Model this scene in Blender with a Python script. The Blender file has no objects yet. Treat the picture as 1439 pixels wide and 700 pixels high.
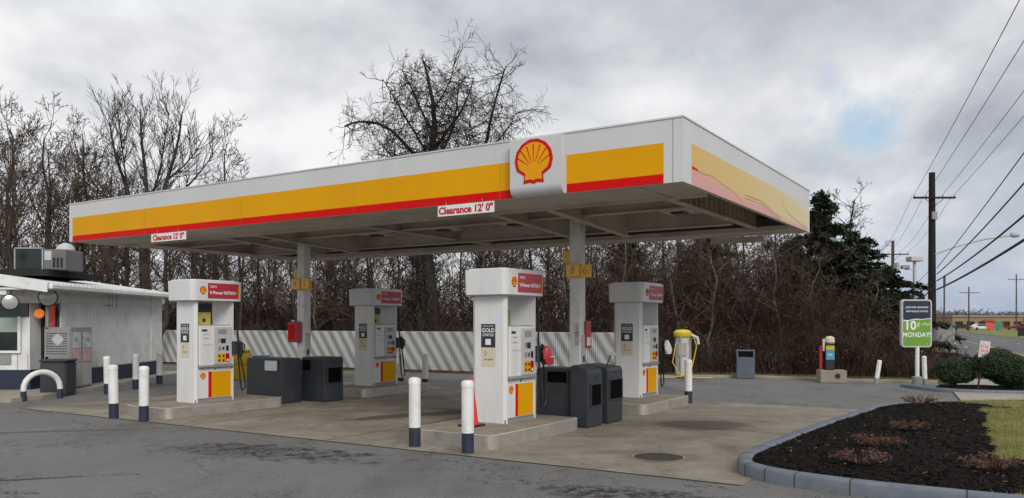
import bpy, math, random
import numpy as np
from mathutils import Vector, Matrix, noise as mnoise
random.seed(7)
R = math.radians
SC = bpy.context.scene
COL = SC.collection
PI = math.pi

# ------------------------------------------------------------------ camera
cam = bpy.data.cameras.new("camera"); camo = bpy.data.objects.new("camera", cam); COL.objects.link(camo)
camo.location = (0, 0, 1.72); camo.rotation_euler = (R(90), 0, 0)
cam.sensor_width = 36; cam.lens = 36 * 1139 / 1439; cam.shift_y = 0.0719; cam.clip_end = 2000; cam.clip_start = .05
SC.camera = camo
SC.view_settings.view_transform = 'Standard'; SC.view_settings.look = 'None'
SC.view_settings.exposure = 0.42; SC.view_settings.gamma = 1; SC.view_settings.use_curve_mapping = False
SC.cycles.max_bounces = 6; SC.cycles.transparent_max_bounces = 8
try:
    SC.cycles.use_denoising = True
except Exception: pass

# ------------------------------------------------------------------ world
SUN_EL, SUN_AZ = 32, 160           # azimuth clockwise from +Y: sun is behind the camera
w = bpy.data.worlds.new("World"); SC.world = w; w.use_nodes = True
nt = w.node_tree; N = nt.nodes; L = nt.links
for n in list(N): N.remove(n)
def nd(t, **k):
    n = N.new(t)
    for a, b in k.items(): setattr(n, a, b)
    return n
out = nd('ShaderNodeOutputWorld'); bg = nd('ShaderNodeBackground')
sky = nd('ShaderNodeTexSky', sky_type='NISHITA', sun_disc=False, sun_elevation=R(SUN_EL), sun_rotation=R(SUN_AZ))
sky.air_density = 1.2; sky.dust_density = 1.5
tc = nd('ShaderNodeTexCoord'); sep = nd('ShaderNodeSeparateXYZ'); L.new(tc.outputs['Generated'], sep.inputs[0])
def math_(op, a, b=None, c=None):
    m = nd('ShaderNodeMath', operation=op)
    for i, x in enumerate((a, b, c)):
        if x is None: continue
        if isinstance(x, (int, float)): m.inputs[i].default_value = x
        else: L.new(x, m.inputs[i])
    return m.outputs[0]
zc = math_('ADD', math_('MAXIMUM', sep.outputs[2], 0.0), 0.50)
cmb = nd('ShaderNodeCombineXYZ')
L.new(math_('DIVIDE', sep.outputs[0], zc), cmb.inputs[0]); L.new(math_('DIVIDE', sep.outputs[1], zc), cmb.inputs[1])
def cloud(scale, det, off, dist=0.4, rough=.55):
    mp = nd('ShaderNodeMapping'); mp.inputs['Location'].default_value = off
    L.new(cmb.outputs[0], mp.inputs[0])
    t = nd('ShaderNodeTexNoise'); t.inputs['Scale'].default_value = scale; t.inputs['Detail'].default_value = det
    t.inputs['Roughness'].default_value = rough; t.inputs['Distortion'].default_value = dist
    L.new(mp.outputs[0], t.inputs[0]); return t.outputs[0]
c1 = cloud(2.6, 9, (3.1, 1.7, 0), .25, .55); c2 = cloud(1.3, 5, (8.2, 4.4, 2), .3); c3 = cloud(2.4, 7, (4.2, 9.1, 5), .3)
def ramp(f, pts):
    r = nd('ShaderNodeValToRGB'); e = r.color_ramp.elements
    while len(e) < len(pts): e.new(.5)
    for i, (p, c) in enumerate(pts): e[i].position = p; e[i].color = (*c, 1)
    L.new(f, r.inputs[0]); return r.outputs[0]
shade = math_('ADD', math_('MULTIPLY', c1, .5), math_('MULTIPLY', c2, .5))
cl = ramp(shade, [(.37, (.29, .31, .36)), (.44, (.42, .44, .475)), (.50, (.55, .56, .58)), (.56, (.69, .695, .705))])
# clouds are bluish grey low over the horizon
low = nd('ShaderNodeMix', data_type='RGBA')
azf = nd('ShaderNodeMapRange'); L.new(sep.outputs[0], azf.inputs[0]); azf.inputs[1].default_value = .05; azf.inputs[2].default_value = .45; azf.inputs[3].default_value = .15
L.new(math_('MULTIPLY', ramp(math_('ADD', sep.outputs[2], math_('MULTIPLY', math_('SUBTRACT', c1, .5), .30)), [(.02, (1, 1, 1)), (.20, (0, 0, 0))]), azf.outputs[0]), low.inputs[0])
L.new(cl, low.inputs[6]); low.inputs[7].default_value = (.31, .36, .45, 1)
skm = nd('ShaderNodeVectorMath', operation='SCALE'); L.new(sky.outputs[0], skm.inputs[0]); skm.inputs[3].default_value = 0.11
mix = nd('ShaderNodeMix', data_type='RGBA')
L.new(ramp(c3, [(.27, (0, 0, 0)), (.375, (1, 1, 1))]), mix.inputs[0])
L.new(skm.outputs[0], mix.inputs[6]); L.new(low.outputs[2], mix.inputs[7])
L.new(mix.outputs[2], bg.inputs[0]); bg.inputs[1].default_value = 1.0
L.new(bg.outputs[0], out.inputs[0])

sl = bpy.data.lights.new("sun", 'SUN'); slo = bpy.data.objects.new("sun", sl); COL.objects.link(slo)
sl.energy = 1.5; sl.angle = R(24); sl.color = (1, .96, .90)
az = R(SUN_AZ); el = R(SUN_EL)
sd = Vector((math.sin(az) * math.cos(el), math.cos(az) * math.cos(el), math.sin(el)))
slo.rotation_euler = sd.to_track_quat('Z', 'Y').to_euler(); slo.location = (0, 0, 30)

# ------------------------------------------------------------------ materials
def mat(name, color, rough=.6, var=.12, scale=3, bump=0, bscale=40, metal=0, dirt=None, dscale=1.5, damt=.4, spec=.5, stretch=None, emit=None):
    m = bpy.data.materials.new(name); m.use_nodes = True; t = m.node_tree; n = t.nodes; l = t.links
    b = n['Principled BSDF']; b.inputs['Roughness'].default_value = rough; b.inputs['Metallic'].default_value = metal
    if rough >= .8 and spec == .5: spec = .08
    b.inputs['Specular IOR Level'].default_value = spec
    g = n.new('ShaderNodeNewGeometry'); mp = n.new('ShaderNodeMapping'); l.new(g.outputs['Position'], mp.inputs[0])
    if stretch: mp.inputs['Scale'].default_value = stretch
    a = n.new('ShaderNodeTexNoise'); a.inputs['Scale'].default_value = scale; a.inputs['Detail'].default_value = 6
    l.new(mp.outputs[0], a.inputs[0])
    r = n.new('ShaderNodeMapRange'); r.inputs[1].default_value = .3; r.inputs[2].default_value = .7
    r.inputs[3].default_value = 1 - var; r.inputs[4].default_value = 1 + var; l.new(a.outputs[0], r.inputs[0])
    v = n.new('ShaderNodeVectorMath'); v.operation = 'SCALE'; v.inputs[0].default_value = color; l.new(r.outputs[0], v.inputs[3])
    c = v.outputs[0]
    if dirt:
        d = n.new('ShaderNodeTexNoise'); d.inputs['Scale'].default_value = dscale; d.inputs['Detail'].default_value = 9; d.inputs['Roughness'].default_value = .65
        l.new(mp.outputs[0], d.inputs[0])
        q = n.new('ShaderNodeMapRange'); q.inputs[1].default_value = .48; q.inputs[2].default_value = .68; q.inputs[4].default_value = damt
        l.new(d.outputs[0], q.inputs[0])
        x = n.new('ShaderNodeMix'); x.data_type = 'RGBA'; l.new(q.outputs[0], x.inputs[0]); l.new(c, x.inputs[6]); x.inputs[7].default_value = (*dirt, 1)
        c = x.outputs[2]
    l.new(c, b.inputs['Base Color'])
    if bump:
        bt = n.new('ShaderNodeTexNoise'); bt.inputs['Scale'].default_value = bscale; bt.inputs['Detail'].default_value = 4
        l.new(g.outputs['Position'], bt.inputs[0])
        bu = n.new('ShaderNodeBump'); bu.inputs['Strength'].default_value = bump; bu.inputs['Distance'].default_value = .02
        l.new(bt.outputs[0], bu.inputs['Height']); l.new(bu.outputs[0], b.inputs['Normal'])
    if emit:
        b.inputs['Emission Color'].default_value = (*color, 1); b.inputs['Emission Strength'].default_value = emit
    return m
M = {}
M['white'] = mat('white_paint', (.78, .78, .76), .45, .05, 2, dirt=(.42, .40, .36), damt=.40, dscale=6)
M['fascia'] = mat('fascia_white', (.60, .60, .60), .4, .05, .8, dirt=(.48, .47, .45), damt=.35, dscale=1.6, stretch=(1.5, 1.5, .22))
M['soffit'] = mat('soffit_steel', (.56, .50, .42), .6, .08, 1.2, dirt=(.22, .18, .13), damt=.5, dscale=1.1)
M['pumpwhite'] = mat('pump_white', (.72, .72, .715), .30, .04, 2, dirt=(.50, .48, .43), damt=.28, dscale=3.5, stretch=(1.6, 1.6, .28))
M['yellow'] = mat('yellow_band', (.72, .34, .002), .55, .05, .9, spec=.12)
M['red'] = mat('red_band', (.62, .006, .003), .55, .05, .9, spec=.12)
M['emred'] = mat('emblem_red', (.55, .008, .010), .5, .05, spec=.15)
M['emyel'] = mat('emblem_yellow', (.78, .34, .006), .5, .04, spec=.15)
M['crimson'] = mat('crimson_panel', (.45, .03, .05), .35, .06)
M['navy'] = mat('navy_paint', (.018, .028, .055), .5, .15, 4, dirt=(.06, .06, .07), damt=.4)
M['bluegrey2'] = mat('dull_metal', (.15, .15, .155), .5, .12, 5, dirt=(.08, .075, .07), damt=.5)
M['drygrass'] = mat('dry_grass', (.19, .16, .075), .8, .4, 2)
M['palebark'] = mat('pale_bark', (.17, .135, .105), .9, .3, 6)
M['edgehighlight'] = mat('steel_edge_highlight', (.70, .69, .66), .4, .25, 9)  # pale colour paints a highlight along the top of the island edge
M['joint'] = mat('kerb_joint', (.05, .05, .055), .9, .2)
M['castiron'] = mat('cast_iron', (.07, .062, .05), .8, .3, 20, bump=.5, bscale=60)
M['plast'] = mat('dark_plastic', (.028, .033, .041), .5, .12, 5, bump=.1, dirt=(.09, .09, .09), damt=.3)
M['void'] = mat('opening_shade', (.003, .003, .003), 1, .1)  # near-black colour stands in for the shade inside the bin openings
M['black'] = mat('black_rubber', (.012, .012, .013), .5, .1)
M['glass'] = mat('dark_glass', (.015, .02, .02), .12, .3, 2)
M['steel'] = mat('steel', (.50, .47, .42), .38, .12, 4, metal=.55, dirt=(.22, .19, .15), damt=.3, dscale=3)
M['gal'] = mat('galvanised', (.36, .37, .38), .5, .1, 5, dirt=(.25, .24, .22), damt=.4)
M['grey'] = mat('grey_panel', (.27, .27, .27), .5, .08)
M['lgrey'] = mat('light_grey_panel', (.50, .50, .50), .5, .06)
M['orange'] = mat('cone_orange', (.68, .03, .015), .5, .06)
M['lime'] = mat('safety_yellow', (.62, .48, .03), .45, .06)
M['yplastic'] = mat('yellow_plastic', (.62, .42, .02), .45, .1, 5, dirt=(.2, .15, .05), damt=.3)
M['blue'] = mat('blue_plastic', (.06, .22, .45), .5, .08)
M['cream'] = mat('cream_paper', (.62, .56, .40), .7, .06)
M['poster'] = mat('dark_poster', (.025, .028, .035), .4, .1)
M['green'] = mat('sign_green', (.15, .32, .03), .45, .05)
M['signnavy'] = mat('sign_navy', (.012, .022, .05), .4, .08)
M['ltext'] = mat('lettering_white', (.78, .78, .76), .5, .02)
M['rtext'] = mat('lettering_red', (.50, .02, .03), .5, .02)
M['numyel'] = mat('number_box_yellow', (.90, .50, .02), .45, .05)
M['paleyel'] = mat('number_face', (.95, .58, .17), .45, .05)
M['numtext'] = mat('number_text', (.55, .24, .06), .5, .02)
M['bark'] = mat('bark', (.062, .050, .042), .9, .3, 6, bump=.5, bscale=25)
M['twig'] = mat('twig', (.082, .062, .048), .9, .3, 2)
M['twigdark'] = mat('dark_twig', (.035, .028, .025), .9, .3, 2)
M['bramble'] = mat('bramble_stem', (.085, .058, .046), .9, .75, 1.6, dirt=(.03, .022, .018), damt=.8, dscale=.8)
M['deadleaf'] = mat('dead_leaf', (.15, .085, .050), .9, .6, 6)
M['needle'] = mat('conifer_needle', (.026, .040, .020), .7, .3, 2)
M['needlebrown'] = mat('conifer_brown', (.10, .06, .035), .8, .3, 2)
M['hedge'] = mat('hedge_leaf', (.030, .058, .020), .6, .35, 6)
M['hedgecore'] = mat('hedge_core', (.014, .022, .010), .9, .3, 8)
M['grass'] = mat('grass_blade', (.25, .24, .085), .8, .35, 1.5)
M['mulch'] = mat('mulch', (.012, .0105, .0095), 1, .5, 30, bump=1, bscale=60, dirt=(.03, .022, .018), damt=.4, dscale=25)
M['mulchchip'] = mat('mulch_chip', (.019, .016, .014), 1, .5, 15)
M['kerb'] = mat('painted_kerb', (.13, .15, .19), .7, .12, 4, bump=.3, bscale=60, dirt=(.22, .21, .19), damt=.55, dscale=5)
M['rawkerb'] = mat('concrete_kerb', (.30, .27, .22), .85, .12, 3, bump=.2, dirt=(.16, .14, .11), damt=.5)
M['island'] = mat('island_concrete', (.30, .265, .21), .8, .12, 3, bump=.2, dirt=(.14, .12, .09), damt=.45, dscale=2.5)
M['pole'] = mat('creosote_pole', (.030, .024, .020), .9, .25, 8, stretch=(3, 3, .3), bump=.3)
M['farpole'] = mat('weathered_pole', (.09, .075, .065), .9, .2, 5)
M['wire'] = mat('wire', (.012, .012, .013), .7, .05)
M['roof'] = mat('roof_metal', (.60, .61, .61), .4, .08, 2, dirt=(.35, .34, .32), damt=.4)
M['flatroof'] = mat('roof_tar', (.03, .03, .032), .9, .2)
M['siding'] = mat('white_siding', (.76, .77, .76), .6, .05, 2, dirt=(.45, .37, .34), damt=.4, dscale=1.2)
M['teal'] = mat('window_blind', (.30, .37, .34), .6, .06)
M['posterlt'] = mat('poster_light', (.50, .55, .55), .6, .25, 9)
M['posterpk'] = mat('poster_pink', (.55, .35, .36), .6, .2, 12)
M['neon'] = mat('lit_orange', (.9, .25, .03), .5, .15, 10, emit=.12)
M['neonr'] = mat('lit_red', (.55, .07, .04), .5, .5, 8, emit=.12)
M['tan'] = mat('tan_brick', (.33, .20, .12), .8, .12)
M['brick'] = mat('red_brick', (.30, .10, .06), .8, .12)
M['sgreen'] = mat('panel_green', (.04, .22, .12), .5, .05)
M['sred'] = mat('panel_red', (.75, .06, .03), .5, .05)
M['carred'] = mat('car_red', (.22, .02, .02), .3, .05)
M['carwhite'] = mat('car_white', (.70, .70, .70), .3, .05)
M['cardark'] = mat('car_dark', (.03, .03, .035), .3, .05)
M['signpink'] = mat('pale_sign', (.60, .50, .52), .6, .15, 15)
M['litter'] = mat('leaf_litter', (.16, .115, .075), .95, .35, 2.5, bump=.6, bscale=18, dirt=(.19, .17, .08), damt=.6, dscale=.7)
M['lawn'] = mat('lawn_soil', (.19, .20, .07), .95, .3, 4, bump=.6, bscale=50)
M['sidewalk'] = mat('sidewalk_concrete', (.36, .33, .28), .85, .1, 2, bump=.15, dirt=(.22, .19, .15), damt=.5)

def ground_mat(name, build):
    m = bpy.data.materials.new(name); m.use_nodes = True
    t = m.node_tree; n = t.nodes; l = t.links; b = n['Principled BSDF']; b.inputs['Specular IOR Level'].default_value = .18
    g = n.new('ShaderNodeNewGeometry')
    def noise(s, d=6, r=.6, off=(0, 0, 0), st=(1, 1, 1), rot=0, dist=0):
        mp = n.new('ShaderNodeMapping'); mp.inputs['Location'].default_value = off; mp.inputs['Scale'].default_value = st; mp.inputs['Rotation'].default_value = (0, 0, rot)
        l.new(g.outputs['Position'], mp.inputs[0])
        a = n.new('ShaderNodeTexNoise'); a.inputs['Scale'].default_value = s; a.inputs['Detail'].default_value = d; a.inputs['Roughness'].default_value = r; a.inputs['Distortion'].default_value = dist
        l.new(mp.outputs[0], a.inputs[0]); return a.outputs[0]
    def rng(v, a, b_, c=0, d=1):
        q = n.new('ShaderNodeMapRange'); q.inputs[1].default_value = a; q.inputs[2].default_value = b_; q.inputs[3].default_value = c; q.inputs[4].default_value = d
        l.new(v, q.inputs[0]); return q.outputs[0]
    def mx(f, a, b_):
        x = n.new('ShaderNodeMix'); x.data_type = 'RGBA'; l.new(f, x.inputs[0])
        for i, c in ((6, a), (7, b_)):
            if isinstance(c, tuple): x.inputs[i].default_value = (*c, 1)
            else: l.new(c, x.inputs[i])
        return x.outputs[2]
    def mth(op, a, b_=None):
        x = n.new('ShaderNodeMath'); x.operation = op
        for i, v in enumerate((a, b_)):
            if v is None: continue
            if isinstance(v, (int, float)): x.inputs[i].default_value = v
            else: l.new(v, x.inputs[i])
        return x.outputs[0]
    def blob(cx, cy, rx, ry, rot, wob=.5):
        """soft-edged stain: 1 inside, 0 outside"""
        mp = n.new('ShaderNodeMapping'); mp.vector_type = 'TEXTURE'
        mp.inputs['Location'].default_value = (cx, cy, 0); mp.inputs['Rotation'].default_value = (0, 0, rot); mp.inputs['Scale'].default_value = (rx, ry, 1)
        l.new(g.outputs['Position'], mp.inputs[0])
        ln = n.new('ShaderNodeVectorMath'); ln.operation = 'LENGTH'; l.new(mp.outputs[0], ln.inputs[0])
        return rng(mth('ADD', ln.outputs['Value'], mth('MULTIPLY', mth('SUBTRACT', noise(2.2, 7, .7), .5), wob * 2)), 1.1, .75)
    def crack(s, wdt, off=(0, 0, 0)):
        mp = n.new('ShaderNodeMapping'); mp.inputs['Location'].default_value = off
        nz = n.new('ShaderNodeTexNoise'); nz.inputs['Scale'].default_value = 1.3; nz.inputs['Detail'].default_value = 5
        l.new(g.outputs['Position'], nz.inputs[0])
        va = n.new('ShaderNodeVectorMath'); va.operation = 'MULTIPLY_ADD'; l.new(nz.outputs['Color'], va.inputs[0]); va.inputs[1].default_value = (.9, .9, 0)
        l.new(g.outputs['Position'], va.inputs[2]); l.new(va.outputs[0], mp.inputs[0])
        vo = n.new('ShaderNodeTexVoronoi'); vo.feature = 'DISTANCE_TO_EDGE'; vo.inputs['Scale'].default_value = s
        l.new(mp.outputs[0], vo.inputs[0]); return rng(vo.outputs[0], wdt, wdt * .3)
    col, hgt, rough = build(noise, rng, mx, mth, blob, crack)
    l.new(col, b.inputs['Base Color'])
    if isinstance(rough, float): b.inputs['Roughness'].default_value = rough
    else: l.new(rough, b.inputs['Roughness'])
    bu = n.new('ShaderNodeBump'); bu.inputs['Strength'].default_value = .7; bu.inputs['Distance'].default_value = .012
    l.new(hgt, bu.inputs['Height']); l.new(bu.outputs[0], b.inputs['Normal'])
    return m
def asph(noise, rng, mx, mth, blob, crack):
    c = mx(rng(noise(45, 5, .85), .40, .60), (.075, .075, .077), (.24, .235, .228))
    c = mx(rng(noise(110, 2, .8, (5, 5, 0)), .58, .66, 0, .9), c, (.44, .43, .41))
    c = mx(rng(noise(.42, 7, .65, (3, 8, 0)), .44, .58, 0, .55), c, (.20, .198, .193))
    c = mx(rng(noise(.7, 9, .72, (13, 2, 0), (1, .35, 1), -.57), .50, .64, 0, .5), c, (.088, .087, .088))
    c = mx(rng(noise(7, 9, .85, (4, 1, 0)), .53, .62, 0, .4), c, (.085, .084, .084))
    c = mx(rng(noise(2.6, 10, .8, (1, 2, 0)), .59, .66, 0, .45), c, (.06, .058, .056))
    c = mx(mth('MULTIPLY', rng(noise(4.5, 10, .85, (6, 2, 0)), .44, .56), mth('MULTIPLY', blob(-3.1, 10.75, 1.7, .55, -.40, 1.0), .95)), c, (.018, .016, .015))
    c = mx(mth('MULTIPLY', blob(-1.9, 7.0, 1.7, .34, -.12, .12), .8), c, (.062, .062, .066))
    c = mx(mth('MULTIPLY', rng(noise(6, 8, .8, (2, 2, 0)), .45, .52), mth('MULTIPLY', blob(1.2, 8.1, 1.0, .35, -.35, 1.0), .9)), c, (.030, .028, .028))
    c = mx(mth('MULTIPLY', blob(-6.3, 8.6, 1.9, .07, .3, .35), .75), c, (.035, .035, .035))
    c = mx(mth('MULTIPLY', blob(-8.5, 12.5, 3.0, .10, .25, .5), .6), c, (.05, .05, .05))
    def line(sc, off, w_, wt, rot=0, st=(1, 1, 1)):
        v_ = mth('ABSOLUTE', mth('SUBTRACT', noise(sc, 8, .62, off, st, rot, .3), .5)); return mth('MULTIPLY', rng(v_, w_, w_ * .25), wt)
    c = mx(mth('MULTIPLY', line(.33, (2, 7, 0), .0035, .9), rng(noise(.5, 3, .5, (9, 9, 0)), .45, .52)), c, (.022, .022, .022))
    c = mx(mth('MULTIPLY', line(.8, (5, 1, 0), .005, .8), rng(noise(.4, 3, .5, (3, 19, 0)), .52, .58)), c, (.03, .03, .03))
    return c, noise(60, 6, .85), .9
M['asphalt'] = ground_mat('asphalt', asph)
def asph2(noise, rng, mx, mth, blob, crack):
    c = mx(rng(noise(30, 4, .85), .38, .62), (.095, .098, .104), (.20, .20, .204))
    c = mx(rng(noise(.5, 7, .65, (3, 8, 0)), .45, .62, 0, .5), c, (.085, .085, .088))
    c = mx(mth('MULTIPLY', crack(.3, .008), .5), c, (.04, .04, .04))
    return c, noise(140, 4, .8), .85
M['road'] = ground_mat('road_asphalt', asph2)
def conc(noise, rng, mx, mth, blob, crack):
    c = mx(rng(noise(1.1, 8, .65), .35, .65), (.24, .212, .168), (.37, .33, .27))
    c = mx(rng(noise(40, 6, .85), .45, .65, 0, .4), c, (.12, .10, .078))
    # tyre tracks and drips run along the lanes
    c = mx(rng(noise(1.3, 8, .7, (2, 5, 0), (1, .18, 1), -.571), .52, .70, 0, .6), c, (.11, .092, .072))
    c = mx(rng(noise(5, 10, .8, (9, 5, 0)), .58, .63, 0, .7), c, (.095, .08, .062))
    c = mx(rng(noise(.6, 9, .7, (4, 5, 0), (.3, 1, 1), -.571), .52, .62, 0, .55), c, (.15, .13, .10))
    c = mx(rng(noise(1.7, 10, .75, (1, 25, 0)), .60, .64, 0, .6), c, (.10, .085, .066))
    c = mx(mth('MULTIPLY', blob(1.9, 10.35, .55, .45, .1, .35), .45), c, (.12, .10, .08))
    c = mx(mth('MULTIPLY', blob(3.2, 13.6, .8, .7, .1, .5), .75), c, (.085, .07, .055))
    c = mx(mth('MULTIPLY', blob(-1.6, 15.2, 1.7, .35, .6, .6), .7), c, (.055, .048, .04))
    c = mx(mth('MULTIPLY', blob(-.8, 13.3, 1.3, .25, .9, .6), .5), c, (.07, .06, .05))
    return c, noise(80, 5, .7), rng(noise(.9, 5, .6, (7, 7, 0)), .3, .7, .55, .85)
M['concrete'] = ground_mat('concrete', conc)

# ------------------------------------------------------------------ mesh builder
class MB:
    def __init__(s): s.v = []; s.f = []; s.m = []
    def add(s, vs, fs, mi=0, X=None):
        o = len(s.v)
        s.v += [tuple(X @ Vector(p)) if X is not None else tuple(p) for p in vs]
        s.f += [tuple(o + i for i in f) for f in fs]; s.m += [mi] * len(fs); return s
    def box(s, x0, x1, y0, y1, z0, z1, mi=0, X=None, bev=0):
        if bev:
            b = bev
            pts = []; 
            for z, i in ((z0, b), (z0 + b, 0), (z1 - b, 0), (z1, b)):
                a0, a1, c0, c1 = x0 + i, x1 - i, y0 + i, y1 - i
                k = b if i == 0 else b * .5
                pts.append([(a0 + k, c0, z), (a1 - k, c0, z), (a1, c0 + k, z), (a1, c1 - k, z), (a1 - k, c1, z), (a0 + k, c1, z), (a0, c1 - k, z), (a0, c0 + k, z)])
            vs = [p for r in pts for p in r]; fs = [tuple(range(7, -1, -1)), tuple(range(24, 32))]
            for r in range(3):
                for i in range(8):
                    j = (i + 1) % 8; fs.append((r * 8 + i, r * 8 + j, r * 8 + 8 + j, r * 8 + 8 + i))
            return s.add(vs, fs, mi, X)
        vs = [(x0, y0, z0), (x1, y0, z0), (x1, y1, z0), (x0, y1, z0), (x0, y0, z1), (x1, y0, z1), (x1, y1, z1), (x0, y1, z1)]
        return s.add(vs, [(3, 2, 1, 0), (4, 5, 6, 7), (0, 1, 5, 4), (1, 2, 6, 5), (2, 3, 7, 6), (3, 0, 4, 7)], mi, X)
    def prism(s, poly, z0, z1, mi=0, X=None, top=None):
        """polygon (ccw, xy) extruded z0..z1; top: optional other polygon for the upper end"""
        n = len(poly); t = top or poly
        vs = [(p[0], p[1], z0) for p in poly] + [(p[0], p[1], z1) for p in t]
        fs = [tuple(range(n - 1, -1, -1)), tuple(range(n, 2 * n))] + [(i, (i + 1) % n, n + (i + 1) % n, n + i) for i in range(n)]
        return s.add(vs, fs, mi, X)
    def tube(s, pts, r, k=8, mi=0, X=None, caps=True):
        pts = [Vector(p) for p in pts]; rs = r if isinstance(r, (list, tuple)) else [r] * len(pts)
        vs = []; n = len(pts)
        d0 = (pts[1] - pts[0]).normalized()
        a = d0.cross(Vector((0, 0, 1)))
        if a.length < .1: a = d0.cross(Vector((1, 0, 0)))
        a.normalize()
        for i, p in enumerate(pts):
            d = (pts[min(i + 1, n - 1)] - pts[max(i - 1, 0)]).normalized()
            a = (a - d * a.dot(d)).normalized(); b = d.cross(a)
            for j in range(k):
                t = 2 * PI * j / k; vs.append(p + (a * math.cos(t) + b * math.sin(t)) * rs[i])
        fs = [(i * k + j, i * k + (j + 1) % k, (i + 1) * k + (j + 1) % k, (i + 1) * k + j) for i in range(n - 1) for j in range(k)]
        if caps: fs += [tuple(range(k - 1, -1, -1)), tuple((n - 1) * k + j for j in range(k))]
        return s.add(vs, fs, mi, X)
    def lathe(s, prof, k=24, mi=0, X=None):
        """prof: list of (r, z) bottom to top"""
        vs = [(r * math.cos(2 * PI * j / k), r * math.sin(2 * PI * j / k), z) for r, z in prof for j in range(k)]; n = len(prof)
        fs = [(i * k + j, i * k + (j + 1) % k, (i + 1) * k + (j + 1) % k, (i + 1) * k + j) for i in range(n - 1) for j in range(k)]
        fs += [tuple(range(k - 1, -1, -1)), tuple((n - 1) * k + j for j in range(k))]
        return s.add(vs, fs, mi, X)
    def obj(s, name, mats, parent=None, smooth=False):
        me = bpy.data.meshes.new(name); me.from_pydata(s.v, [], s.f)
        for m in (mats if isinstance(mats, (list, tuple)) else [mats]): me.materials.append(M[m] if isinstance(m, str) else m)
        if max(s.m or [0]) > 0: me.polygons.foreach_set('material_index', s.m)
        if smooth: me.polygons.foreach_set('use_smooth', [True] * len(s.f))
        me.update(); o = bpy.data.objects.new(name, me); COL.objects.link(o)
        if parent: o.parent = parent
        if smooth:
            try: me.set_sharp_from_angle(angle=R(40))
            except Exception: pass
        return o
def tag(o, label=None, cat=None, group=None, kind=None):
    if label: o['label'] = label
    if cat: o['category'] = cat
    if group: o['group'] = group
    if kind: o['kind'] = kind
    return o
def thing(name, label, cat, loc=(0, 0, 0), rz=0, group=None):
    o = bpy.data.objects.new(name, None); COL.objects.link(o); o.location = loc; o.rotation_euler = (0, 0, rz)
    o.empty_display_size = .2
    return tag(o, label, cat, group)
def dup(o, parent=None, **k):
    c = o.copy(); COL.objects.link(c)
    if parent: c.parent = parent
    for ch in list(o.children): dup(ch, c)
    for a in ('label', 'group'):
        if a in k: c[a] = k[a]
    if 'loc' in k: c.location = k['loc']
    if 'rz' in k: c.rotation_euler = (0, 0, k['rz'])
    if 'sc' in k: c.scale = k['sc'] if isinstance(k['sc'], tuple) else (k['sc'],) * 3
    return c
def text(body, size, mi, parent, X, name='lettering', ext=.002, align='CENTER', bold=0):
    cu = bpy.data.curves.new('t', 'FONT'); cu.body = body; cu.size = size; cu.extrude = ext; cu.align_x = align; cu.align_y = 'CENTER'; cu.offset = bold
    cu.resolution_u = 3
    o = bpy.data.objects.new('t', cu); COL.objects.link(o)
    bpy.context.view_layer.update()
    me = bpy.data.meshes.new_from_object(o.evaluated_get(bpy.context.evaluated_depsgraph_get()))
    bpy.data.objects.remove(o); bpy.data.curves.remove(cu)
    me.transform(X); me.materials.clear(); me.materials.append(M[mi]); me.name = name
    p = bpy.data.objects.new(name, me); COL.objects.link(p)
    if parent: p.parent = parent
    return p
def face(loc, facing):
    """matrix that puts an XY-plane drawing upright at loc, its front looking toward the horizontal direction `facing` (degrees, 0=+x, -90=-y)"""
    return Matrix.Translation(loc) @ Matrix.Rotation(R(facing + 90), 4, 'Z') @ Matrix.Rotation(R(90), 4, 'X')
def emblem(parent, X, size, name='emblem'):
    """scallop emblem: red outline plate with yellow ribbed face"""
    mb = MB()
    def outl(k, n=30):
        pts = []
        for i in range(n + 1):
            a = R(-28 + 236 * i / n)
            r = .5 * k * (1 + (.012 * math.cos(a * 14) if k > .9 else 0))
            pts.append((r * math.cos(a), .06 + r * .96 * math.sin(a)))
        b = [(-.25 * k, -.30 * k + .01), (-.27 * k, -.47 * k), (-.1 * k, -.45 * k), (0, -.485 * k), (.1 * k, -.45 * k), (.27 * k, -.47 * k), (.25 * k, -.30 * k + .01)]
        return [(x * size, y * size) for x, y in pts + b]
    mb.prism(outl(1), 0, .006, 0, X); mb.prism(outl(.84), .006, .010, 1, X)
    for i in range(-3, 4):
        a = R(i * 19); L0, L1 = .16, .555
        c = (0, -.14 * size); d = (math.sin(a), math.cos(a)); pp = (d[1], -d[0]); wd = .009 * size
        lim = L1 * (1 if abs(i) < 3 else .93)
        q = [(c[0] + d[0] * l_ * size + pp[0] * w_, c[1] + d[1] * l_ * size + pp[1] * w_) for l_, w_ in ((L0, -wd * .5), (L0, wd * .5), (lim, wd * 1.6), (lim, -wd * 1.6))]
        mb.prism(q[::-1], .010, .013, 0, X)
    return mb.obj(name, ['emred', 'emyel'], parent)

# station frame: origin under the canopy's near right corner, s runs along the long front edge (leftwards), t runs back
KX, KY = 2.145, 10.157; UX, UY = -.8416, .5401; VX, VY = .5401, .8416
SA = math.atan2(-.5401, .8416)
def S(s, t, z=0): return Vector((KX + UX * s + VX * t, KY + UY * s + VY * t, z))
def Sf(o, s, t, z=0): o.location = S(s, t, z); o.rotation_euler = (0, 0, SA)

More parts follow.
